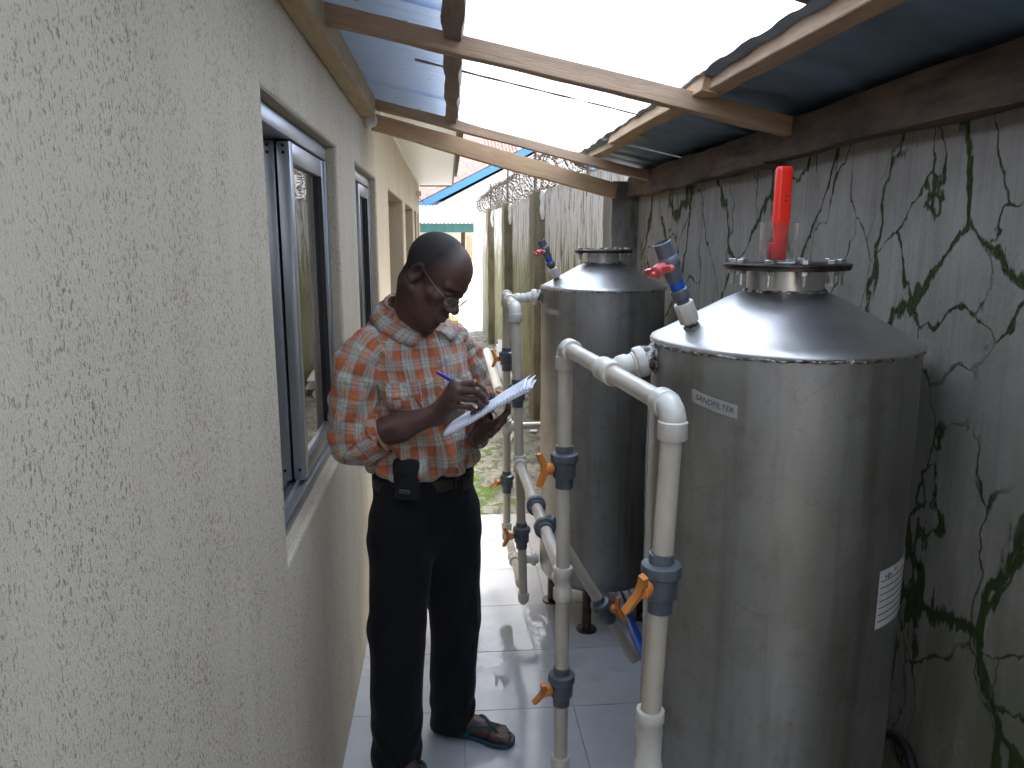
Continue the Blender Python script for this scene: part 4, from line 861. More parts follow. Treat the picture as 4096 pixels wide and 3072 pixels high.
for k, (p, q) in enumerate((((.700, 8.6, .03), (.715, 10.9, .20)), ((.655, 8.5, .145), (.745, 11.0, .25)))):
    p, q = A(p), A(q); u, w_, d = frame(q - p); v = A([p - u * .05, p + u * .05, q + u * .05, q - u * .05]); nrm = w_ * .006; V = np.vstack([v, v + nrm])
    add('white_board', (V, [(3, 2, 1, 0), (4, 5, 6, 7), (0, 1, 5, 4), (1, 2, 6, 5), (2, 3, 7, 6), (3, 0, 4, 7)]), 'zinc', smooth=False, origin=tuple((p + q) / 2), label=['white ceiling strip leaning against the fence column, lower one', 'white ceiling strip leaning against the fence column, upper one'][k], cat='board', group='white strips leaning on the fence')
add('plastic_strip', (lambda v: (v, box((0, 0, 0), (1, 1, 1))[1]))(A([(.43, 6.05, .004), (.46, 6.05, .004), (.60, 6.72, .004), (.57, 6.72, .004), (.43, 6.05, .012), (.46, 6.05, .012), (.60, 6.72, .012), (.57, 6.72, .012)])), 'white_pvc', smooth=False, origin=(.5, 6.4, 0), label='thin white plastic offcut lying on the mossy ground', cat='strip')
add('paper_scrap', (A([(.70, 6.60, .01), (.76, 6.58, .012), (.775, 6.64, .035), (.715, 6.67, .02), (.70, 6.60, .012), (.76, 6.58, .014), (.775, 6.64, .037), (.715, 6.67, .022)]), box((0, 0, 0), (1, 1, 1))[1]), 'zinc', origin=(.73, 6.6, 0), label='small pale scrap lying on the ground by the far tank', cat='scrap')
cb = [(-.362 + .5 * t, 9.65 + 8.3 * t, 2.20 - .16 * t - .30 * t * (1 - t)) for t in np.linspace(0, 1, 16)]
add('cable', tube(cb, .006, 6), 'black_rubber', origin=(-.362, 9.65, 2.2), label='thin dark cable sagging from the house eave towards the shed', cat='cable')
jc = root('jerrycan', (.10, 12.6, 0), 'yellow jerrycan on the passage ground behind the man', 'jerrycan')
add('body', bbox((-.04, 12.45, .0), (.155, 12.75, .40), .03, 3), 'yellow_plastic', jc)
add('handle', tube([(.06, 12.5, .395), (.06, 12.52, .45), (.06, 12.68, .45), (.06, 12.7, .395)], .014, 8), 'yellow_plastic', jc)
add('cap', lathe([(.03, 0), (.03, .05), (.02, .055)], (.0, 12.6, .395), n=16), 'yellow_plastic', jc)

# ================================================================== THE MAN
PB = (-.08, 2.33, 0)
man = root('person', PB, 'man in orange plaid shirt and black trousers writing on a notepad beside the wall', 'person')
th = R(40); Fd = A((math.sin(th), -math.cos(th), 0)); Lf = A((math.cos(th), math.sin(th), 0))
def head_basis(psi, pit, rol):
    f0 = A((math.sin(psi), -math.cos(psi), 0)); z = A((0, 0, 1)); fw = f0 * math.cos(pit) - z * math.sin(pit); up = z * math.cos(pit) + f0 * math.sin(pit); lf = np.cross(up, fw)
    return A([lf * math.cos(rol) + up * math.sin(rol), fw, up * math.cos(rol) - lf * math.sin(rol)])
HB = head_basis(R(53), R(37), R(-8)); HC = A((-.037, 2.210, 1.593)); HS = .97
def hw(q): return A(q) * HS @ HB + HC
def hl(P): return (P - HC) @ HB.T / HS
def head_sdf(P):
    p = hl(P)
    d = ell(p, (0, -.012, .035), (.0765, .100, .087))
    d = smin(d, ell(p, (0, .030, .042), (.066, .063, .062)), .03)
    d = smin(d, ell(p, (0, .036, -.045), (.059, .054, .080)), .03)
    for s in (-1, 1):
        d = smin(d, cap(p, (s * .049, .002, -.055), (s * .020, .068, -.107), .020, .017), .028)
        d = smin(d, ell(p, (s * .044, .062, -.024), (.022, .022, .020)), .022)
    d = smin(d, ell(p, (0, .077, -.112), (.024, .020, .018)), .022)
    d = smin(d, ell(p, (0, .078, -.068), (.035, .027, .030)), .02)
    for s in (-1, 1):
        d = smin(d, cap(p, (s * .047, .077, .021), (s * .011, .0935, .017), .0095, .011), .014)
        d = smax(d, -ell(p, (s * .031, .107, -.001), (.018, .017, .013)), .012)
        d = smin(d, ell(p, (s * .031, .0845, -.001), (.0145, .0120, .0110)), .006)
        d = smax(d, -cap(p, (s * .020, .0985, -.0065), (s * .043, .0925, -.0055), .0012, .0012), .002)
    d = smin(d, cap(p, (0, .090, .008), (0, .113, -.030), .0085, .0120), .012)
    d = smin(d, ell(p, (0, .1165, -.036), (.0165, .0130, .0120)), .010)
    for s in (-1, 1):
        d = smin(d, ell(p, (s * .0175, .1040, -.0405), (.0110, .0120, .0100)), .007)
        d = smin(d, cap(p, (s * .023, .0900, -.0685), (0, .1040, -.0655), .0055, .0085), .006)
        d = smin(d, cap(p, (s * .019, .0900, -.0790), (0, .1015, -.0795), .0065, .0095), .006)
    for s in (-1, 1):
        d = smax(d, -ell(p, (s * .0085, .113, -.0490), (.0050, .0065, .0040)), .004)
        d = smax(d, -cap(p, (s * .025, .1005, -.0735), (0, .1135, -.0728), .0018, .0022), .003)
        e = ell(p, (s * .0815, -.014, -.004), (.0095, .0205, .0325), Matrix.Rotation(R(14), 3, 'X'))
        e = smax(e, -ell(p, (s * .0905, -.010, .000), (.0080, .0120, .0190)), .004)
        e = smin(e, ell(p, (s * .081, -.008, -.030), (.007, .009, .010)), .008); e = smin(e, ell(p, (s * .083, .001, -.007), (.005, .006, .009)), .005)
        d = smin(d, e, .006)
    n0, n1 = A((-.108, 2.318, 1.40)), hw((0, -.034, -.055))
    d = smin(d, cap(P, n0, n1, .064, .058), .03)
    d = smin(d, cap(P, (-.085, 2.272, 1.43), hw((0, .028, -.085)), .032, .026), .03)
    d = smin(d, ell(P, (-.112, 2.322, 1.352), (.135, .085, .085), [Lf, Fd, (0, 0, 1)]), .05)
    return d
hv, hf = nets(head_sdf, (-.26, 2.08, 1.27), (.10, 2.46, 1.735), .0028); hv = relax(hv, hf, 2, .4)
RW = A((-.038, 2.118, 1.212)); RE = A((-.285, 2.198, 1.115))
RH = [[(.014, 2.065, 1.317), (.066, 2.05, 1.321), (.09, 2.06, 1.302), (.103, 2.083, 1.279)], [(.017, 2.055, 1.302), (.073, 2.035, 1.303), (.092, 2.05, 1.283), (.101, 2.078, 1.262)], [(.014, 2.055, 1.282), (.070, 2.045, 1.279), (.085, 2.063, 1.259), (.081, 2.088, 1.243)], [(.005, 2.064, 1.262), (.054, 2.06, 1.254), (.067, 2.074, 1.240), (.062, 2.094, 1.229)]]
RH = [[(q[0], q[1], q[2] - .010) for q in c] for c in RH]
RT = [(-.017, 2.125, 1.246), (.026, 2.140, 1.262), (.068, 2.130, 1.274), (.097, 2.105, 1.272)]
LW = A((.080, 2.205, 1.118)); LE = A((.088, 2.445, 1.125))
LH = [[(.112, 2.125, 1.172), (.142, 2.085, 1.203), (.160, 2.092, 1.223), (.164, 2.110, 1.236)], [(.100, 2.130, 1.155), (.128, 2.085, 1.178), (.148, 2.087, 1.198), (.155, 2.108, 1.212)], [(.088, 2.14, 1.141), (.111, 2.10, 1.155), (.131, 2.097, 1.173), (.140, 2.118, 1.187)], [(.076, 2.152, 1.133), (.094, 2.122, 1.138), (.112, 2.112, 1.153), (.121, 2.13, 1.166)]]
LT = [(.088, 2.19, 1.160), (.100, 2.178, 1.212), (.113, 2.158, 1.248), (.121, 2.138, 1.262)]
def hand_sdf(W, E_, H, T):
    H = [[A(q) for q in c] for c in H]; T = [A(q) for q in T]
    def fn(P):
        d = cap(P, E_, W + (E_ - W) * .42, .046, .040); d = smin(d, cap(P, W + (E_ - W) * .42, W, .040, .0265), .02)
        palm = None
        for k, c in enumerate(H):
            b = W + (c[0] - W) * .12; q = cap(P, b, c[0], .0155, [.0135, .0135, .0125, .0115][k]); palm = q if palm is None else smin(palm, q, .016)
        m = (H[0][0] + H[3][0]) / 2; palm = smin(palm, cap(P, (W + m) / 2, m, .018, .014), .016)
        palm = smin(palm, cap(P, W, T[0], .018, .017), .016); palm = smin(palm, cap(P, T[0], T[1], .0165, .0135), .012)
        palm = smin(palm, cap(P, T[0], H[0][0], .010, .010), .02)
        palm = smin(palm, cap(P, W + A((.006, 0, -.006)), H[3][0] + A((.004, .004, -.008)), .019, .0145), .015)
        d = smin(d, palm, .022)
        f = None
        for k, c in enumerate(H):
            r = [.0098, .0100, .0094, .0084][k]
            q = smin(cap(P, c[0], c[1], r * 1.12, r), cap(P, c[1], c[2], r, r * .92), .003); q = smin(q, cap(P, c[2], c[3], r * .92, r * .80), .003)
            q = smin(q, np.linalg.norm(P - c[1], axis=1) - r * 1.06, .004)
            f = q if f is None else smin(f, q, .0022)
        t = smin(cap(P, T[1], T[2], .0130, .0112), cap(P, T[2], T[3], .0112, .0088), .003)
        d = smin(d, f, .006); return smin(d, t, .006)
    pts = A([W, E_] + [q for c in H for q in c] + T); return fn, pts.min(0) - .06, pts.max(0) + .06
fn, lo, hi = hand_sdf(RW, RE, RH, RT); rv, rf = nets(fn, lo, hi, .0022); rv = relax(rv, rf, 1, .4)
fn, lo, hi = hand_sdf(LW, LE, LH, LT); lv, lf_ = nets(fn, lo, hi, .0024); lv = relax(lv, lf_, 1, .4)
# feet
def foot_sdf(heel, toe, side):
    h, t = A((*heel, 0)), A((*toe, 0)); d_ = (t - h) / np.linalg.norm(t - h); m = np.cross((0, 0, 1), d_) * side   # m points to the big-toe side
    L = np.linalg.norm(t - h); Q = lambda a, b, z: h + d_ * L * a + m * b + A((0, 0, z))
    toes = [(.80, .030, .965, .030, .0125), (.82, .010, .955, .011, .0095), (.80, -.006, .925, -.008, .0088), (.775, -.020, .885, -.024, .0082), (.74, -.033, .84, -.037, .0080)]
    def fn(P):
        d = ell(P, Q(.13, 0, .040), (.034, .030, .028), [d_, m, (0, 0, 1)])
        d = smin(d, cap(P, Q(.15, 0, .055), Q(.60, .008, .047), .034, .022), .03); d = smin(d, cap(P, Q(.40, .0, .04), Q(.74, .020, .036), .027, .017), .025)
        d = smin(d, cap(P, Q(.35, -.012, .036), Q(.72, -.022, .032), .022, .013), .02); d = smin(d, cap(P, Q(.17, 0, .06), Q(.15, 0, .20), .033, .040), .03)
        q = None
        for (a, b, a2, b2, r) in toes:
            e = cap(P, Q(a - .06, b, .030), Q(a2, b2, .0265), r * 1.05, r); q = e if q is None else smin(q, e, .0018)
        return smin(d, q, .008)
    a = np.minimum(h, t) - .07; b = np.maximum(h, t) + .07; a[2] = .0; b[2] = .17; return fn, a, b, Q
FL, FR = ((-.040, 2.450), (.195, 2.352)), ((-.222, 2.280), (-.075, 2.085))
fn, lo, hi, QL = foot_sdf(*FL, -1); fv, ff = nets(fn, lo, hi, .003)
fn, lo, hi, QR = foot_sdf(*FR, 1); gv, gf = nets(fn, lo, hi, .003)
# hidden body inside the clothes
def core(P):
    d = ell(P, (-.095, 2.325, 1.18), (.135, .085, .22), [Lf, Fd, (0, 0, 1)])
    for a, b, r0, r1 in (((-.215, 2.245, 1.37), RE, .045, .040), ((.0, 2.41, 1.37), LE, .045, .04), ((-.15, 2.285, .93), (-.175, 2.265, .5), .065, .045), ((-.02, 2.37, .93), (.0, 2.385, .5), .065, .045), ((-.175, 2.265, .5), (-.2, 2.26, .12), .045, .034), ((.0, 2.385, .5), (-.012, 2.44, .12), .045, .034)):
        d = smin(d, cap(P, a, b, r0, r1), .03)
    return d
cv, cf = nets(core, (-.36, 2.08, .08), (.18, 2.52, 1.46), .010)
bodyv, bodyf = join((hv, hf), (rv, rf), (lv, lf_), (fv, ff), (gv, gf), (cv, cf))
hloc = hl(bodyv); ishead = np.arange(len(bodyv)) < len(hv)
sm = lambda a, b, x: np.clip((x - a) / (b - a), 0, 1) ** 2 * (3 - 2 * np.clip((x - a) / (b - a), 0, 1))
def hairmask(p):
    x, y, z = np.abs(p[:, 0]), p[:, 1], p[:, 2]
    line = np.interp(z, [-.07, -.05, -.02, .01, .05, .085, .10, .125], [-.075, -.060, -.035, .018, .034, .046, .040, .032]) - .25 * np.maximum(0, .03 - x) * (z > .07)
    return sm(-.040, .034, line - y + .003 * wob(p, 45, 2)) * (z > -.075)
hair = hairmask(hloc) * ishead
mus = ishead * (sm(.016, .008, np.abs(hloc[:, 2] + .054) + .0) * (np.abs(hloc[:, 0]) < .03) * (hloc[:, 1] > .085) * .55 + sm(.035, .015, np.linalg.norm(hloc - A((0, .085, -.108)), axis=1)) * .55)
brow = ishead * sm(.008, .003, np.abs(hloc[:, 2] - .0185 - .004 * np.cos(np.abs(hloc[:, 0]) * 60))) * (np.abs(hloc[:, 0]) > .012) * (np.abs(hloc[:, 0]) < .054) * (hloc[:, 1] > .06) * .7
lash = ishead * sm(.0035, .001, np.abs(hloc[:, 2] + .0062)) * (np.abs(np.abs(hloc[:, 0]) - .031) < .014) * (hloc[:, 1] > .08) * .8
lips = ishead * sm(.013, .007, np.abs(hloc[:, 2] + .0735)) * (np.abs(hloc[:, 0]) < .024) * (hloc[:, 1] > .093) * .28
tips = np.zeros(len(bodyv))
for c in RH + LH + [RT, LT]: tips = np.maximum(tips, .35 * sm(.016, .006, np.linalg.norm(bodyv - A(c[3]), axis=1)))
body = add('body', (bodyv, bodyf), 'skin', man, attrs={'hair': np.clip(hair * 1.0 + mus + brow + lash, 0, 1), 'pale': np.clip(lips + tips, 0, 1)}, sharp=False)
# cropped hair: a thin shell over the scalp
N = vnormals(hv, hf); hm = hairmask(hl(hv)); keep = [q for q in hf if min(hm[list(q)]) > .992]
idx = sorted({i for q in keep for i in q}); mp = {i: k for k, i in enumerate(idx)}
ho = hv[idx] + N[idx] * (.0003 + .0009 * sm(.992, 1.0, hm[idx]))[:, None]; hq = [tuple(mp[i] for i in q) for q in keep]
add('hair', (ho, hq), 'hair', man, sharp=False)

# ---- shirt
TT = A([(0, .992, -.086, 2.325, .150, .108, .100, 0), (.03, .998, -.086, 2.325, .164, .126, .110, 0), (.07, 1.018, -.087, 2.325, .174, .142, .118, 0), (.14, 1.055, -.089, 2.325, .173, .142, .117, 0), (.28, 1.135, -.094, 2.326, .168, .130, .113, 0), (.44, 1.215, -.100, 2.327, .174, .128, .114, 0), (.58, 1.290, -.107, 2.328, .183, .124, .118, 0), (.70, 1.355, -.111, 2.328, .186, .113, .118, 0), (.78, 1.400, -.112, 2.327, .176, .102, .113, .004), (.85, 1.437, -.113, 2.325, .148, .092, .102, .010), (.90, 1.463, -.113, 2.322, .112, .082, .090, .020), (.95, 1.484, -.112, 2.318, .083, .075, .080, .030), (1.0, 1.498, -.111, 2.315, .070, .069, .072, .036)])
_ts = np.linspace(0, 1, 200); _tab = interp(_ts, TT)
for _ in range(2): _tab[2:-2] = (_tab[:-4] + _tab[1:-3] + _tab[2:-2] + _tab[3:-1] + _tab[4:]) / 5
def torso(phi, t, off=0.0, wr=1.0):
    phi, t, off = np.broadcast_arrays(A(phi), A(t), A(off)); sh = phi.shape; phi, t, off = phi.ravel(), t.ravel(), off.ravel()
    q = np.stack([np.interp(t, _ts, _tab[:, i]) for i in range(7)], 1); z, cx, cy_, a, bf, bb, tl = q.T
    c, s = np.cos(phi), np.sin(phi); e = 2 / 2.35; cc = np.sign(c) * np.abs(c) ** e; ss = np.sign(s) * np.abs(s) ** e
    b = np.where(c > 0, bf, bb)
    low = np.exp(-((t - .10) / .10) ** 2); mid = np.exp(-((t - .35) / .2) ** 2)
    w_ = .007 * low * np.sin(phi * 9 + 14 * t + 1.2 * np.sin(phi * 3)) + .005 * low * np.sin(phi * 15 - 22 * t) + .0045 * mid * np.sin(phi * 5 + 24 * t) * np.cos(phi * 2 - 9 * t) + .0035 * mid * np.sin(phi * 4 - 30 * t + 1)
    w_ += .003 * np.sin(phi * 7 + t * 9) * np.sin(t * 12 + phi) * (t < .8)
    k = 1 + (off + 2.1 * wr * w_) / np.maximum(np.sqrt((a * ss) ** 2 + (b * cc) ** 2), .03)
    P = np.stack([cx, cy_, z], 1) + (a * ss * k)[:, None] * Lf + (b * cc * k)[:, None] * Fd; P[:, 2] += -tl * c - .010 * low * np.cos(phi * 2 + .5)
    return P.reshape(sh + (3,))
VLEN = .60
def patch(p0, p1, t0, t1, n, m, off, uoff=0.0, voff=0.0, cut=None):
    PH, T_ = np.meshgrid(np.linspace(p0, p1, n), np.linspace(t0, t1, m))
    if cut is not None: T_ = T_ - cut(PH) * (T_ - t1) / (t0 - t1)
    o = np.full(PH.shape, off); o[0], o[-1] = off * .2, off * .2; o[:, 0] = o[:, -1] = off * .2
    P = torso(PH, T_, o); uv = np.stack([PH * .160 + uoff, T_ * VLEN + voff], -1); return (P.reshape(-1, 3), grid_faces(m, n, False)), uv.reshape(-1, 2)
n, m = 220, 130; PH, T_ = np.meshgrid(np.linspace(-np.pi, np.pi, n + 1), np.linspace(0, 1, m))
P = torso(PH, T_).reshape(-1, 3)
add('shirt', (P, grid_faces(m, n + 1, False)), 'plaid_cotton', man, uv=np.stack([PH * .160, T_ * VLEN], -1).reshape(-1, 2), label='orange, cream and blue plaid shirt tucked at the waist', sharp=False)
shirt = bpy.data.objects['shirt']
vf, uv = patch(-.095, .095, .02, .945, 7, 90, .0042, .012); add('placket', vf, 'plaid_cotton', shirt, uv=uv, sharp=False)
for t0 in (.12, .26, .40, .54, .68, .80): 
    c_ = torso(0.0, t0, .0062); nrm = torso(0.0, t0, .03) - torso(0.0, t0, .0); nrm /= np.linalg.norm(nrm)
    add('button', lathe([(.0055, 0), (.0055, .0018), (.0040, .0024), (.0020, .0018)], c_, nrm, 14), 'button', shirt)
for sgn in (-1, 1):
    a0, a1 = sorted((sgn * .34, sgn * 1.02))
    vf, uv = patch(a0, a1, .50, .585, 18, 10, .0075, .021, .013, lambda ph: .16 * np.maximum(0, np.abs(ph - (a0 + a1) / 2) / (.34) - .55) / .45 * .6)
    add('pocket_flap', vf, 'plaid_cotton', shirt, uv=uv, sharp=False)
    vf, uv = patch(a0 + .03, a1 - .03, .30, .575, 18, 24, .0032, .0, .03); add('pocket', vf, 'plaid_cotton', shirt, uv=uv, sharp=False)
    c_ = torso((a0 + a1) / 2, .513, .0095); nrm = torso((a0 + a1) / 2, .513, .03) - torso((a0 + a1) / 2, .513, 0.0); nrm /= np.linalg.norm(nrm)
    add('button', lathe([(.0065, 0), (.0065, .002), (.0045, .0028), (.0022, .002)], c_, nrm, 14), 'button', shirt)
def sleeve(path, rad, n=44, seed=0, amp=1.0, per=10):
    C_ = catmull(path, per); m = len(C_); s = np.r_[0, np.cumsum(np.linalg.norm(np.diff(C_, axis=0), axis=1))]; rr = np.interp(np.linspace(0, 1, m), np.linspace(0, 1, len(rad)), rad)
    T = np.gradient(C_, axis=0); T /= np.linalg.norm(T, axis=1)[:, None]; u = np.cross(T[0], (0, 0, 1.0)) if abs(T[0][2]) < .9 else np.cross(T[0], A((0, -1, 0))); a = np.linspace(0, 2 * np.pi, n + 1); V, UV = [], []
    curv = np.linalg.norm(np.gradient(T, axis=0), axis=1); curv /= max(curv.max(), 1e-6)
    for i in range(m):
        u = u - T[i] * (u @ T[i]); u /= np.linalg.norm(u); w_ = np.cross(T[i], u)
        d = 1.8 * amp * (.0035 * np.sin(3 * a + s[i] * 40 + seed) * np.sin(a + s[i] * 25) + .006 * curv[i] * np.sin(s[i] * 190 + 1.5 * np.sin(a + seed)) + .003 * np.sin(5 * a - s[i] * 55 + seed))
        V.append(C_[i] + (rr[i] + d)[:, None] * (np.cos(a)[:, None] * u + np.sin(a)[:, None] * w_)); UV.append(np.stack([a * .062, np.full(n + 1, s[i])], 1))
    return (np.vstack(V), grid_faces(m, n + 1, False)), np.vstack(UV)
vf, uv = sleeve([(-.190, 2.262, 1.398), (-.232, 2.228, 1.378), (-.262, 2.206, 1.318), (-.280, 2.200, 1.220), (-.290, 2.198, 1.140), (-.276, 2.194, 1.104), (-.240, 2.184, 1.124)], [.056, .066, .071, .067, .064, .062, .058], seed=1)
add('sleeve', vf, 'plaid_cotton', shirt, uv=uv, sharp=False)
vf, uv = sleeve([(-.262, 2.190, 1.108), (-.245, 2.1855, 1.119), (-.222, 2.1785, 1.133), (-.198, 2.171, 1.147), (-.196, 2.1705, 1.148), (-.206, 2.174, 1.142)], [.058, .0615, .0625, .0610, .0570, .0500], seed=4, amp=.5)
add('rolled_cuff', vf, 'plaid_cotton', shirt, uv=uv + (.03, .045), sharp=False)
vf, uv = sleeve([(-.030, 2.392, 1.395), (.005, 2.420, 1.372), (.040, 2.438, 1.310), (.070, 2.448, 1.215), (.086, 2.446, 1.145), (.087, 2.425, 1.118), (.084, 2.375, 1.120), (.083, 2.345, 1.120)], [.055, .064, .066, .062, .060, .058, .056, .054], seed=7)
add('sleeve', vf, 'plaid_cotton', shirt, uv=uv, sharp=False)
# collar: stand and folded leaf
def collar():
    n = 72; ph = np.linspace(.30, 2 * np.pi - .30, n); back = (1 - np.cos(ph)) / 2          # 0 in front, 1 at the nape
    C0 = A((-.110, 2.316, 1.462)); rows, uvs = [], []
    top = C0 + (.068 + .004 * (1 - back))[:, None] * (np.sin(ph)[:, None] * Lf * 1.0 + np.cos(ph)[:, None] * Fd * 1.06); top[:, 2] = 1.430 + .100 * back ** .8
    base_t = .985; base = torso(np.where(ph > np.pi, ph - 2 * np.pi, ph), np.full(n, base_t), .003)
    rad = np.sin(ph)[:, None] * Lf + np.cos(ph)[:, None] * Fd
    pt = np.exp(-((ph - .30) / .55) ** 2) + np.exp(-((ph - (2 * np.pi - .30)) / .55) ** 2)   # collar points
    tl = np.interp(np.minimum(ph, 2 * np.pi - ph), [.30, .55, .9, 1.6, 3.15], [.775, .80, .845, .885, .915])
    tip = torso(np.where(ph > np.pi, ph - 2 * np.pi, ph), tl, .009, 0.0)
    seq = [(base, 0.0), (base * .5 + top * .5 - rad * .002, .02), (top - A((0, 0, .004)), .045), (top + rad * .004 + A((0, 0, .002)), .050), (top + rad * .012 - A((0, 0, .006)), .058), ((top * .5 + tip * .5) + rad * .009 + A((0, 0, .004)), .082), (tip, .11)]
    V = np.vstack([q for q, _ in seq]); UV = np.vstack([np.stack([ph * .075, np.full(n, s)], 1) for _, s in seq]); return (V, grid_faces(len(seq), n, False)), UV
vf, uv = collar(); co = add('collar', vf, 'plaid_cotton', shirt, uv=uv, sharp=False)
md = co.modifiers.new('thickness', 'SOLIDIFY'); md.thickness = .003; md.offset = 0

# ---- trousers, belt, pouch
def trousers(P):
    d = ell(P, (-.085, 2.325, .90), (.172, .128, .20), [Lf, Fd, (0, 0, 1)])
    d = smin(d, ell(P, (-.085, 2.325, .99), (.158, .118, .10), [Lf, Fd, (0, 0, 1)]), .05)
    for hip, kn, hm_, r in (((-.152, 2.275, .84), (-.178, 2.248, .48), (-.191, 2.247, .035), (.106, .086, .080)), ((-.010, 2.362, .84), (.006, 2.376, .48), (-.012, 2.435, .040), (.104, .082, .076))):
        l = smin(cap(P, hip, kn, r[0], r[1]), cap(P, kn, hm_, r[1], r[2]), .03); d = smin(d, l, .022)
    d += .0035 * np.sin(P[:, 2] * 60 + 6 * np.sin(P[:, 0] * 30)) * np.exp(-((P[:, 2] - .12) / .10) ** 2) + .003 * np.sin(P[:, 0] * 55 + P[:, 2] * 9) * np.cos(P[:, 2] * 13 + P[:, 1] * 20)
    d += .004 * np.sin(P[:, 2] * 42 + P[:, 0] * 35) * np.exp(-((P[:, 2] - .78) / .07) ** 2) + .003 * np.sin(P[:, 2] * 50 - P[:, 0] * 40) * np.exp(-((P[:, 2] - .5) / .08) ** 2)
    d = smax(d, P[:, 2] - 1.012, .006)
    lz = np.where(P[:, 0] * .766 + (P[:, 1] - 2.34) * .643 < -.075, .030, .024)
    return smax(d, lz - P[:, 2], .006)
tv, tf_ = nets(trousers, (-.36, 2.10, .0), (.20, 2.56, 1.04), .0065); tv = relax(tv, tf_, 2, .5)
tr_ = add('trousers', (tv, tf_), 'black_trousers', man, label='loose black trousers', sharp=False)
def waist(z0, z1, off, p0=-np.pi, p1=np.pi, n=90):
    ph = np.linspace(p0, p1, n); q = lambda o, z: A((-.085, 2.325, z)) + ((.166 + o) * np.sin(ph))[:, None] * Lf + ((.125 + o) * np.cos(ph))[:, None] * Fd
    rows = [q(off - .006, z0), q(off, z0 + .002), q(off, z1 - .002), q(off - .006, z1)]; return np.vstack(rows), grid_faces(4, n, False)
add('belt', waist(.952, .990, .006), 'belt_leather', man)
add('belt_tongue', waist(.936, .982, .011, .28, .58, 20), 'belt_leather', man)
for ph in (-.62, .05, .78): add('belt_loop', waist(.940, 1.002, .0095, ph - .022, ph + .022, 4), 'black_trousers', tr_)
pn = A((-.36, -.93, 0)); pn /= np.linalg.norm(pn); ps = A((-pn[1], pn[0], 0)); pc = A((-.129, 2.160, 1.008))
def pbox(w_, h, t, b, c):
    v, f = bbox((-w_ / 2, -t / 2, -h / 2), (w_ / 2, t / 2, h / 2), b, 3); return A(c) + v[:, :1] * ps + v[:, 1:2] * (-pn) + v[:, 2:] * ZUP, f
pouch = root('phone_pouch', tuple(pc - A((0, 0, .062))), 'black fabric phone pouch with small grey badge worn on the belt', 'pouch')
add('pouch', pbox(.078, .120, .030, .012, pc), 'pouch_fabric', pouch)
add('flap', pbox(.080, .058, .034, .014, pc + A((0, 0, .036))), 'pouch_fabric', pouch)
bd_ = add('badge', pbox(.033, .0125, .003, .001, pc + pn * .0155 - A((0, 0, .030))), 'pouch_badge', pouch)
for k in range(5): add('badge_mark', pbox(.0035, .005, .001, .0003, pc + pn * .0172 - A((0, 0, .030)) + ps * (-.011 + .0055 * k)), 'ink', bd_, smooth=False)
# ---- glasses
gl = add('eyeglasses', tube([hw((s_[0], s_[1], s_[2])) for s_ in [(-.011, .1135, -.004), (-.006, .1165, .001), (0, .1175, .002), (.006, .1165, .001), (.011, .1135, -.004)]], .0011, 8), 'wire_frame', man)
for s in (-1, 1):
    a = np.linspace(0, 2 * np.pi, 29); LC = A((s * .0345, .1085, -.011)); e1 = A((s * .0235, -.0075, .0)); e2 = A((0, -.0030, -.0145)); sup = lambda q: np.sign(q) * np.abs(q) ** .75
    ring = LC + sup(np.cos(a))[:, None] * e1 + sup(np.sin(a))[:, None] * e2
    RG = A([hw(q) for q in ring]); add('lens_rim', tube(RG, .0009, 6, False), 'wire_frame', gl)
    nrm = np.cross(RG[7] - RG[0], RG[14] - RG[7]); nrm /= np.linalg.norm(nrm); k = 28; V = np.vstack([RG[:-1], RG[:-1] + nrm * .0012])
    add('lens', (V, [tuple(range(k))[::-1], tuple(range(k, 2 * k))] + [(i, (i + 1) % k, k + (i + 1) % k, k + i) for i in range(k)]), 'lens_glass', gl, smooth=False)
    add('temple', tube([hw(q) for q in [(s * .058, .1015, -.005), (s * .068, .096, -.001), (s * .0745, .070, .003), (s * .080, .010, .016), (s * .0815, -.012, .022), (s * .082, -.030, .006)]], .0012, 8), 'wire_frame', gl)
    add('nose_pad', tube([hw((s * .011, .1115, -.007)), hw((s * .0125, .105, -.016))], .0014, 6), 'lens_glass', gl)
# ---- flip-flops
def sandal(Q, name_lab):
    out = [(-.02, .0), (.0, .022), (.06, .034), (.2, .036), (.4, .032), (.6, .040), (.75, .050), (.88, .050), (.98, .042), (1.03, .020), (1.035, .0), (1.01, -.018), (.94, -.034), (.82, -.046), (.68, -.048), (.5, -.040), (.3, -.034), (.12, -.034), (.02, -.026)]
    P = catmull([Q(a, b, 0) for a, b in out] + [Q(*out[0], 0)], 4)[:-1]; n = len(P); c = P.mean(0); V = []
    for z, k in ((.001, .97), (.003, 1.0), (.015, 1.0), (.018, .98)): V.append(c + (P - c) * k + A((0, 0, z)))
    V = np.vstack(V); s_ = root('flip_flop', tuple(Q(.5, 0, 0)), name_lab, 'sandal', 'flip-flops on the man\'s feet')
    add('sole', (V, grid_faces(4, n) + [tuple(range(n))[::-1], tuple(range(3 * n, 4 * n))]), 'teal_rubber', s_)
    for sd_ in (1, -1):
        pth = catmull([Q(.80, .020, .022), Q(.77, .020, .052), Q(.66, .020 + sd_ * .014, .068), Q(.52, sd_ * .034 + .005, .058), Q(.40, sd_ * .037, .030), Q(.36, sd_ * .036, .014)], 5)
        add('strap', tube(pth, np.interp(np.linspace(0, 1, len(pth)), [0, .2, .6, 1], [.0045, .0055, .0075, .0065]), 8), 'teal_rubber', s_)
    return s_
sandal(QL, 'teal rubber flip-flop on the foot nearer the pipes'); sandal(QR, 'teal rubber flip-flop on the foot nearer the house wall')

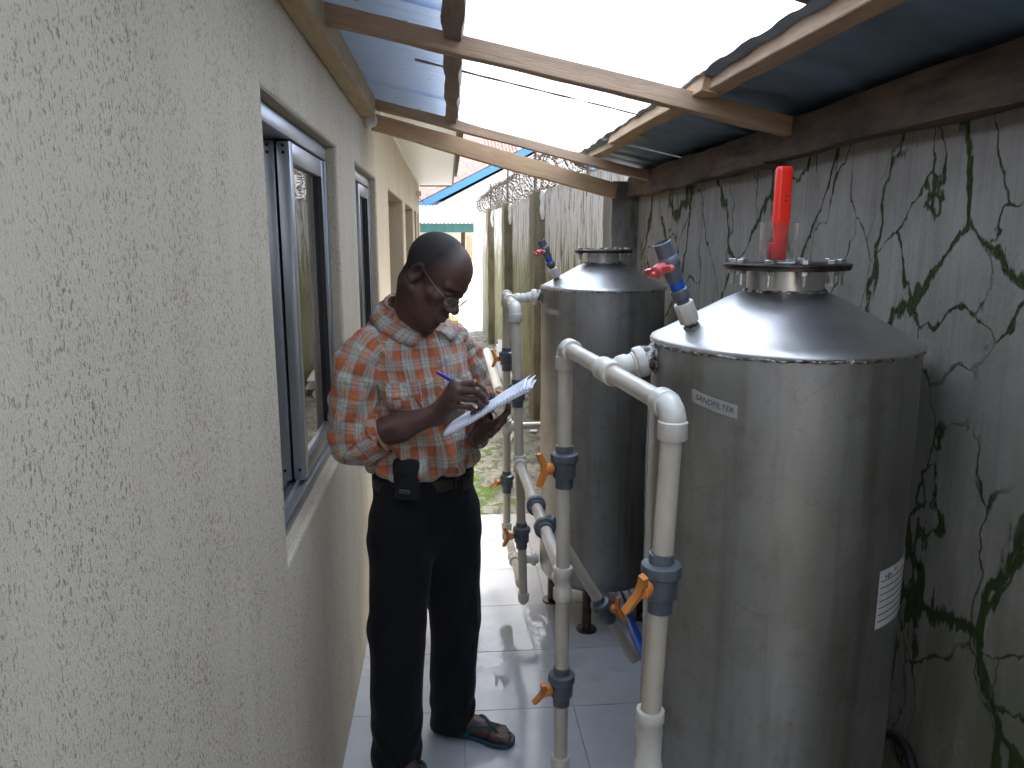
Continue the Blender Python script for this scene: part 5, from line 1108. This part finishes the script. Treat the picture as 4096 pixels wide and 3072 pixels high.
# ---- notepad and pen
P0, P1, Q0 = A((-.020, 2.068, 1.163)), A((.200, 2.000, 1.303)), A((-.004, 2.190, 1.166))
e1 = (P1 - P0) / np.linalg.norm(P1 - P0); W_ = Q0 - P0; W_ = W_ - e1 * (W_ @ e1); W_ /= np.linalg.norm(W_); NN = np.cross(e1, W_)
NN = NN if NN[2] > 0 else -NN
def pad_sheet(L0, L1, wd, lift, thick, curl, end_curl, seed):
    """pages folded round the near side: flat top, rounded near edge, back cover"""
    prof = []
    for t in np.linspace(1, 0, 8): prof.append((.010 + t * (wd - .010), .0 + .003 * math.sin(t * 3.0)))
    for a in np.linspace(0, math.pi, 9)[1:]: prof.append((.010 - .010 * math.sin(a), -curl * (1 - math.cos(a)) / 1.0))
    for t in np.linspace(0, 1, 5)[1:]: prof.append((.010 + t * (wd - .03), -2 * curl + .001))
    n = 26; V, UV = [], []; s = np.linspace(L0, L1, n); acc = np.r_[0, np.cumsum([math.dist(prof[i], prof[i + 1]) for i in range(len(prof) - 1)])]
    for i, x in enumerate(s):
        ec = end_curl * max(0, (x - .20) / .08) ** 2
        for j, (b, h) in enumerate(prof): V.append(P0 + e1 * x + W_ * b + NN * (h + lift + ec * (1 if j < 12 else .4) + .0012 * math.sin(x * 40 + seed + b * 50))); UV.append((x + .003 * seed, acc[j]))
    return (A(V), grid_faces(n, len(prof), False)), A(UV)
pad = root('notepad', tuple(P0 + e1 * .13), 'white lined notepad folded over, held in the man\'s left hand', 'notepad')
vf, uv = pad_sheet(0, .272, .115, .004, 0, .0062, .006, 0); a_ = add('page', vf, 'lined_paper', pad, uv=uv, sharp=False)
vf, uv = pad_sheet(.004, .286, .112, .001, 0, .0050, .001, 1); b_ = add('page', vf, 'lined_paper', pad, uv=uv, sharp=False)
vf, uv = pad_sheet(.002, .278, .110, -.001, 0, .0035, -.008, 2); c_ = add('page', vf, 'lined_paper', pad, uv=uv, sharp=False)
for o_ in (a_, b_, c_): md = o_.modifiers.new('thickness', 'SOLIDIFY'); md.thickness = .0012
pen = root('ballpoint_pen', (.115, 2.09, 1.258), 'blue-capped white ballpoint pen in the man\'s right hand', 'pen')
pt, pe = A((.117, 2.088, 1.243)), A((-.036, 2.065, 1.343)); pd = (pe - pt) / np.linalg.norm(pe - pt); PL = np.linalg.norm(pe - pt)
add('barrel', lathe([(.0006, 0), (.0008, .004), (.0022, .010), (.0036, .022), (.0038, .03), (.0038, PL - .05)], pt, pd, 14), 'pen_white', pen)
cp = add('cap', lathe([(.0048, PL - .055), (.0050, PL - .054), (.0048, PL - .01), (.0040, PL - .002), (.0020, PL)], pt, pd, 14), 'pen_blue', pen)
add('clip', tube([pt + pd * (PL - .004) + A((0, -.005, .002)), pt + pd * (PL - .042) + A((0, -.0068, .003))], .0013, 6), 'pen_blue', cp)
